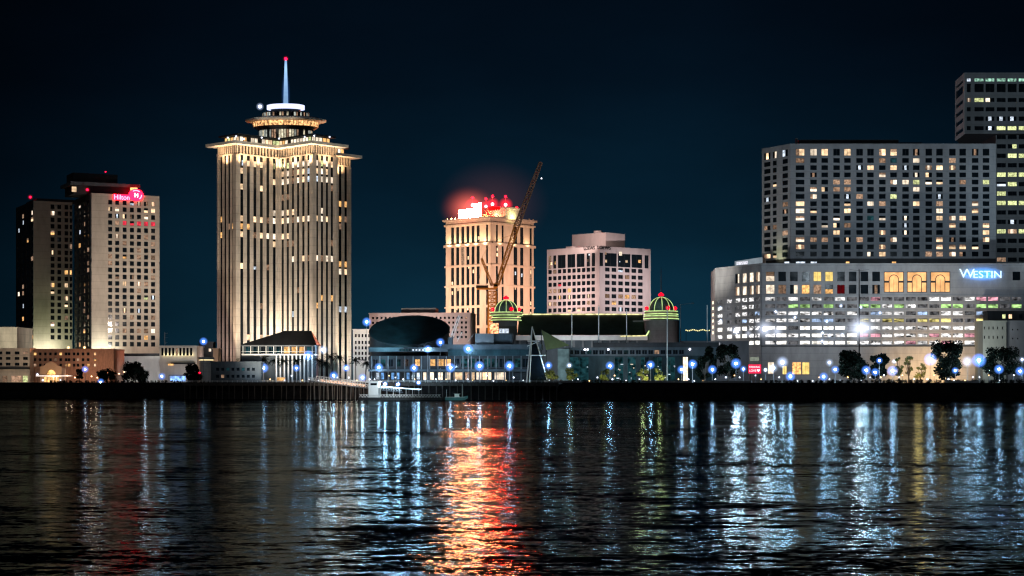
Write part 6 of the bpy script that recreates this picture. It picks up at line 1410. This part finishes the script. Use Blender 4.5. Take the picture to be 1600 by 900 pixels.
# distant trees and lights in the gap
cb = MB(); r = random.Random(91); cl = [(Vector((PX(1060 + i * 2.2, 1500), 1500 + r.uniform(-10, 10), GZ + r.uniform(3, 22))), r.uniform(4, 8)) for i in range(28)]
leaf_cloud(cb, cl, 2600, 1.4, LEAF, r); o = cb.build('distant_trees'); o['kind'] = 'stuff'; o['label'] = 'dark far-off tree mass in the gap'; o['category'] = 'trees'
SLG = thing('light_string', 'string of tiny yellow lights above the far dark trees', 'string lights', (PX(1088, 1490), 1490, PZ(517, 1490)))
m = MB(); pv = None
for i in range(15):
    p = Vector((PX(1072 + i * 2.6, 1490), 1490, PZ(516 + math.sin(i * 1.1) * .8, 1490))); m.sphere(p, .5, glow('tiny_yellow', (1, .9, .4), 1.6), 6, 4)
    if pv is not None: m.tube(pv, p, .1, .1, DARK, 4)
    pv = p
for i in (0, 14):
    p = Vector((PX(1072 + i * 2.6, 1490), 1490, PZ(516, 1490))); m.tube((p.x, p.y, GZ), p, .25, .2, DARK, 5)
m.build('bulbs_and_wire', SLG)
for px, py, lab in ((600, 566, 'x'),): pass
# warm small lights among the low buildings on the left shore
for i, (px, py, lab) in enumerate(((58.5, 585, 'white lamp beside the arched pavilion wall'), (67, 594, 'white lamp at the near foot of the arched pavilion'), (94, 594, 'white lamp at the far foot of the arched pavilion'), (105, 587, 'warm lamp on the first arch past the pavilion'), (117, 590, 'warm lamp on the second arch past the pavilion'), (143, 588, 'warm lamp on the middle arches'), (152, 590, 'warm lamp just past the middle arches'), (168, 583, 'warm lamp in the low dark tree'), (186, 584, 'slanting warm lamp at the end of the brick building'), (194, 581, 'warm lamp nearest the white podium'))):
    Y = 846 + (i % 3); q = (PX(px, Y), Y, PZ(py, Y)); t = thing('garden_lamp', lab, 'lamp', (q[0], q[1], GZ), 'small lamps before the brick building')
    m = MB(); m.lathe([(.15, GZ), (.06, GZ + .3), (.05, q[2] - .2), (.14, q[2] - .18)], (q[0], q[1]), DARK, 6); m.build('post', t)
    c_ = px < 100; globe('lamp_head', q, .32, MATS['white_lamp'] if c_ else glow('rosy_lamp', (1, .5, .3), 6), t); globe('bloom_ball', q, 1.1, WHITE_BLOOM if c_ else WARM_BLOOM, t)
for px in (104, 112, 122, 134, 142, 150): point((PX(px, 880), 880, GZ + 3.5), 500, (1, .6, .4), .2)

# ------------------------------------------------------------------ sky, city glow, camera
w = bpy.data.worlds.new('World'); scene.world = w; w.use_nodes = True
N = w.node_tree.nodes; L = w.node_tree.links; N.clear()
out = N.new('ShaderNodeOutputWorld'); bg = N.new('ShaderNodeBackground'); L.new(bg.outputs[0], out.inputs[0]); bg.inputs[1].default_value = 1.0
sky = N.new('ShaderNodeTexSky'); sky.sky_type = 'NISHITA'; sky.sun_disc = False; sky.sun_elevation = R(-8); sky.sun_rotation = R(200)
tc = N.new('ShaderNodeTexCoord'); sp = N.new('ShaderNodeSeparateXYZ'); L.new(tc.outputs['Generated'], sp.inputs[0])
cr = N.new('ShaderNodeValToRGB'); L.new(sp.outputs[2], cr.inputs[0]); e = cr.color_ramp
e.elements[0].position = 0.0; e.elements[0].color = (0.0050, 0.0325, 0.057, 1)
for pos, c in ((0.035, (0.0034, 0.0245, 0.0455, 1)), (0.10, (0.0018, 0.0125, 0.0255, 1)), (0.17, (0.0010, 0.0055, 0.0125, 1)), (0.24, (0.0006, 0.0022, 0.0052, 1))):
    x = e.elements.new(pos); x.color = c
e.elements[-1].position = 1.0; e.elements[-1].color = (0.0003, 0.0008, 0.002, 1)
ax = N.new('ShaderNodeValToRGB'); mr = N.new('ShaderNodeMapRange'); mr.inputs[1].default_value = -0.5; mr.inputs[2].default_value = 0.5; L.new(sp.outputs[0], mr.inputs[0]); L.new(mr.outputs[0], ax.inputs[0])
e = ax.color_ramp; e.elements[0].position = 0.0; e.elements[0].color = (.12, .12, .12, 1); e.elements[-1].position = 1.0; e.elements[-1].color = (.25, .25, .25, 1)
for pos, c in ((0.22, .30), (0.32, .72), (0.48, 1.0), (0.60, 1.0), (0.70, .72), (0.78, .45)): x = e.elements.new(pos); x.color = (c, c, c, 1)
mul = N.new('ShaderNodeMix'); mul.data_type = 'RGBA'; mul.blend_type = 'MULTIPLY'; mul.inputs[0].default_value = 1.0
nz = N.new('ShaderNodeTexNoise'); nz.inputs['Scale'].default_value = 5.0; nz.inputs['Detail'].default_value = 5
nmp = N.new('ShaderNodeMapping'); nmp.inputs['Scale'].default_value = (1, 1, 3.0); L.new(tc.outputs['Generated'], nmp.inputs[0]); L.new(nmp.outputs[0], nz.inputs['Vector'])
nr = N.new('ShaderNodeMapRange'); nr.inputs[1].default_value = 0.3; nr.inputs[2].default_value = 0.7; nr.inputs[3].default_value = 0.78; nr.inputs[4].default_value = 1.22; L.new(nz.outputs[0], nr.inputs[0])
hz_ = N.new('ShaderNodeVectorMath'); hz_.operation = 'SCALE'; L.new(cr.outputs[0], hz_.inputs[0]); L.new(nr.outputs[0], hz_.inputs['Scale'])
L.new(hz_.outputs[0], mul.inputs[6]); L.new(ax.outputs[0], mul.inputs[7])
add = N.new('ShaderNodeMix'); add.data_type = 'RGBA'; add.blend_type = 'ADD'; add.inputs[0].default_value = 0.02
L.new(mul.outputs[2], add.inputs[6]); L.new(sky.outputs[0], add.inputs[7]); L.new(add.outputs[2], bg.inputs[0])
sun = bpy.data.lights.new('city_fill', 'SUN'); sun.energy = 0.10; sun.angle = R(10); sun.color = (0.85, 0.9, 1.0)  # fill lamp added for the city's ambient light on the facades
so = bpy.data.objects.new('city_fill', sun); COL.objects.link(so); so.rotation_euler = (R(62), 0, R(-18))
cam = bpy.data.cameras.new('camera'); co = bpy.data.objects.new('camera', cam); COL.objects.link(co); co.location = (0, 0, CZ); co.rotation_euler = (R(90), 0, 0)
cam.sensor_width = 36.0; cam.lens = F / 1600 * 36; cam.shift_y = (HZ - 450) / 1600; cam.clip_start = 1; cam.clip_end = 30000
scene.camera = co
scene.view_settings.view_transform = 'Standard'; scene.view_settings.look = 'None'; scene.view_settings.exposure = 0
c = scene.cycles
c.use_denoising = True; c.denoiser = 'OPENIMAGEDENOISE'; c.use_light_tree = True; c.max_bounces = 4; c.diffuse_bounces = 1; c.glossy_bounces = 3; c.transparent_max_bounces = 16; c.volume_bounces = 0
c.caustics_reflective = False; c.caustics_refractive = False; c.sample_clamp_indirect = 0.0; c.volume_max_steps = 64; c.volume_step_rate = 1.0
c.filter_width = 1.3
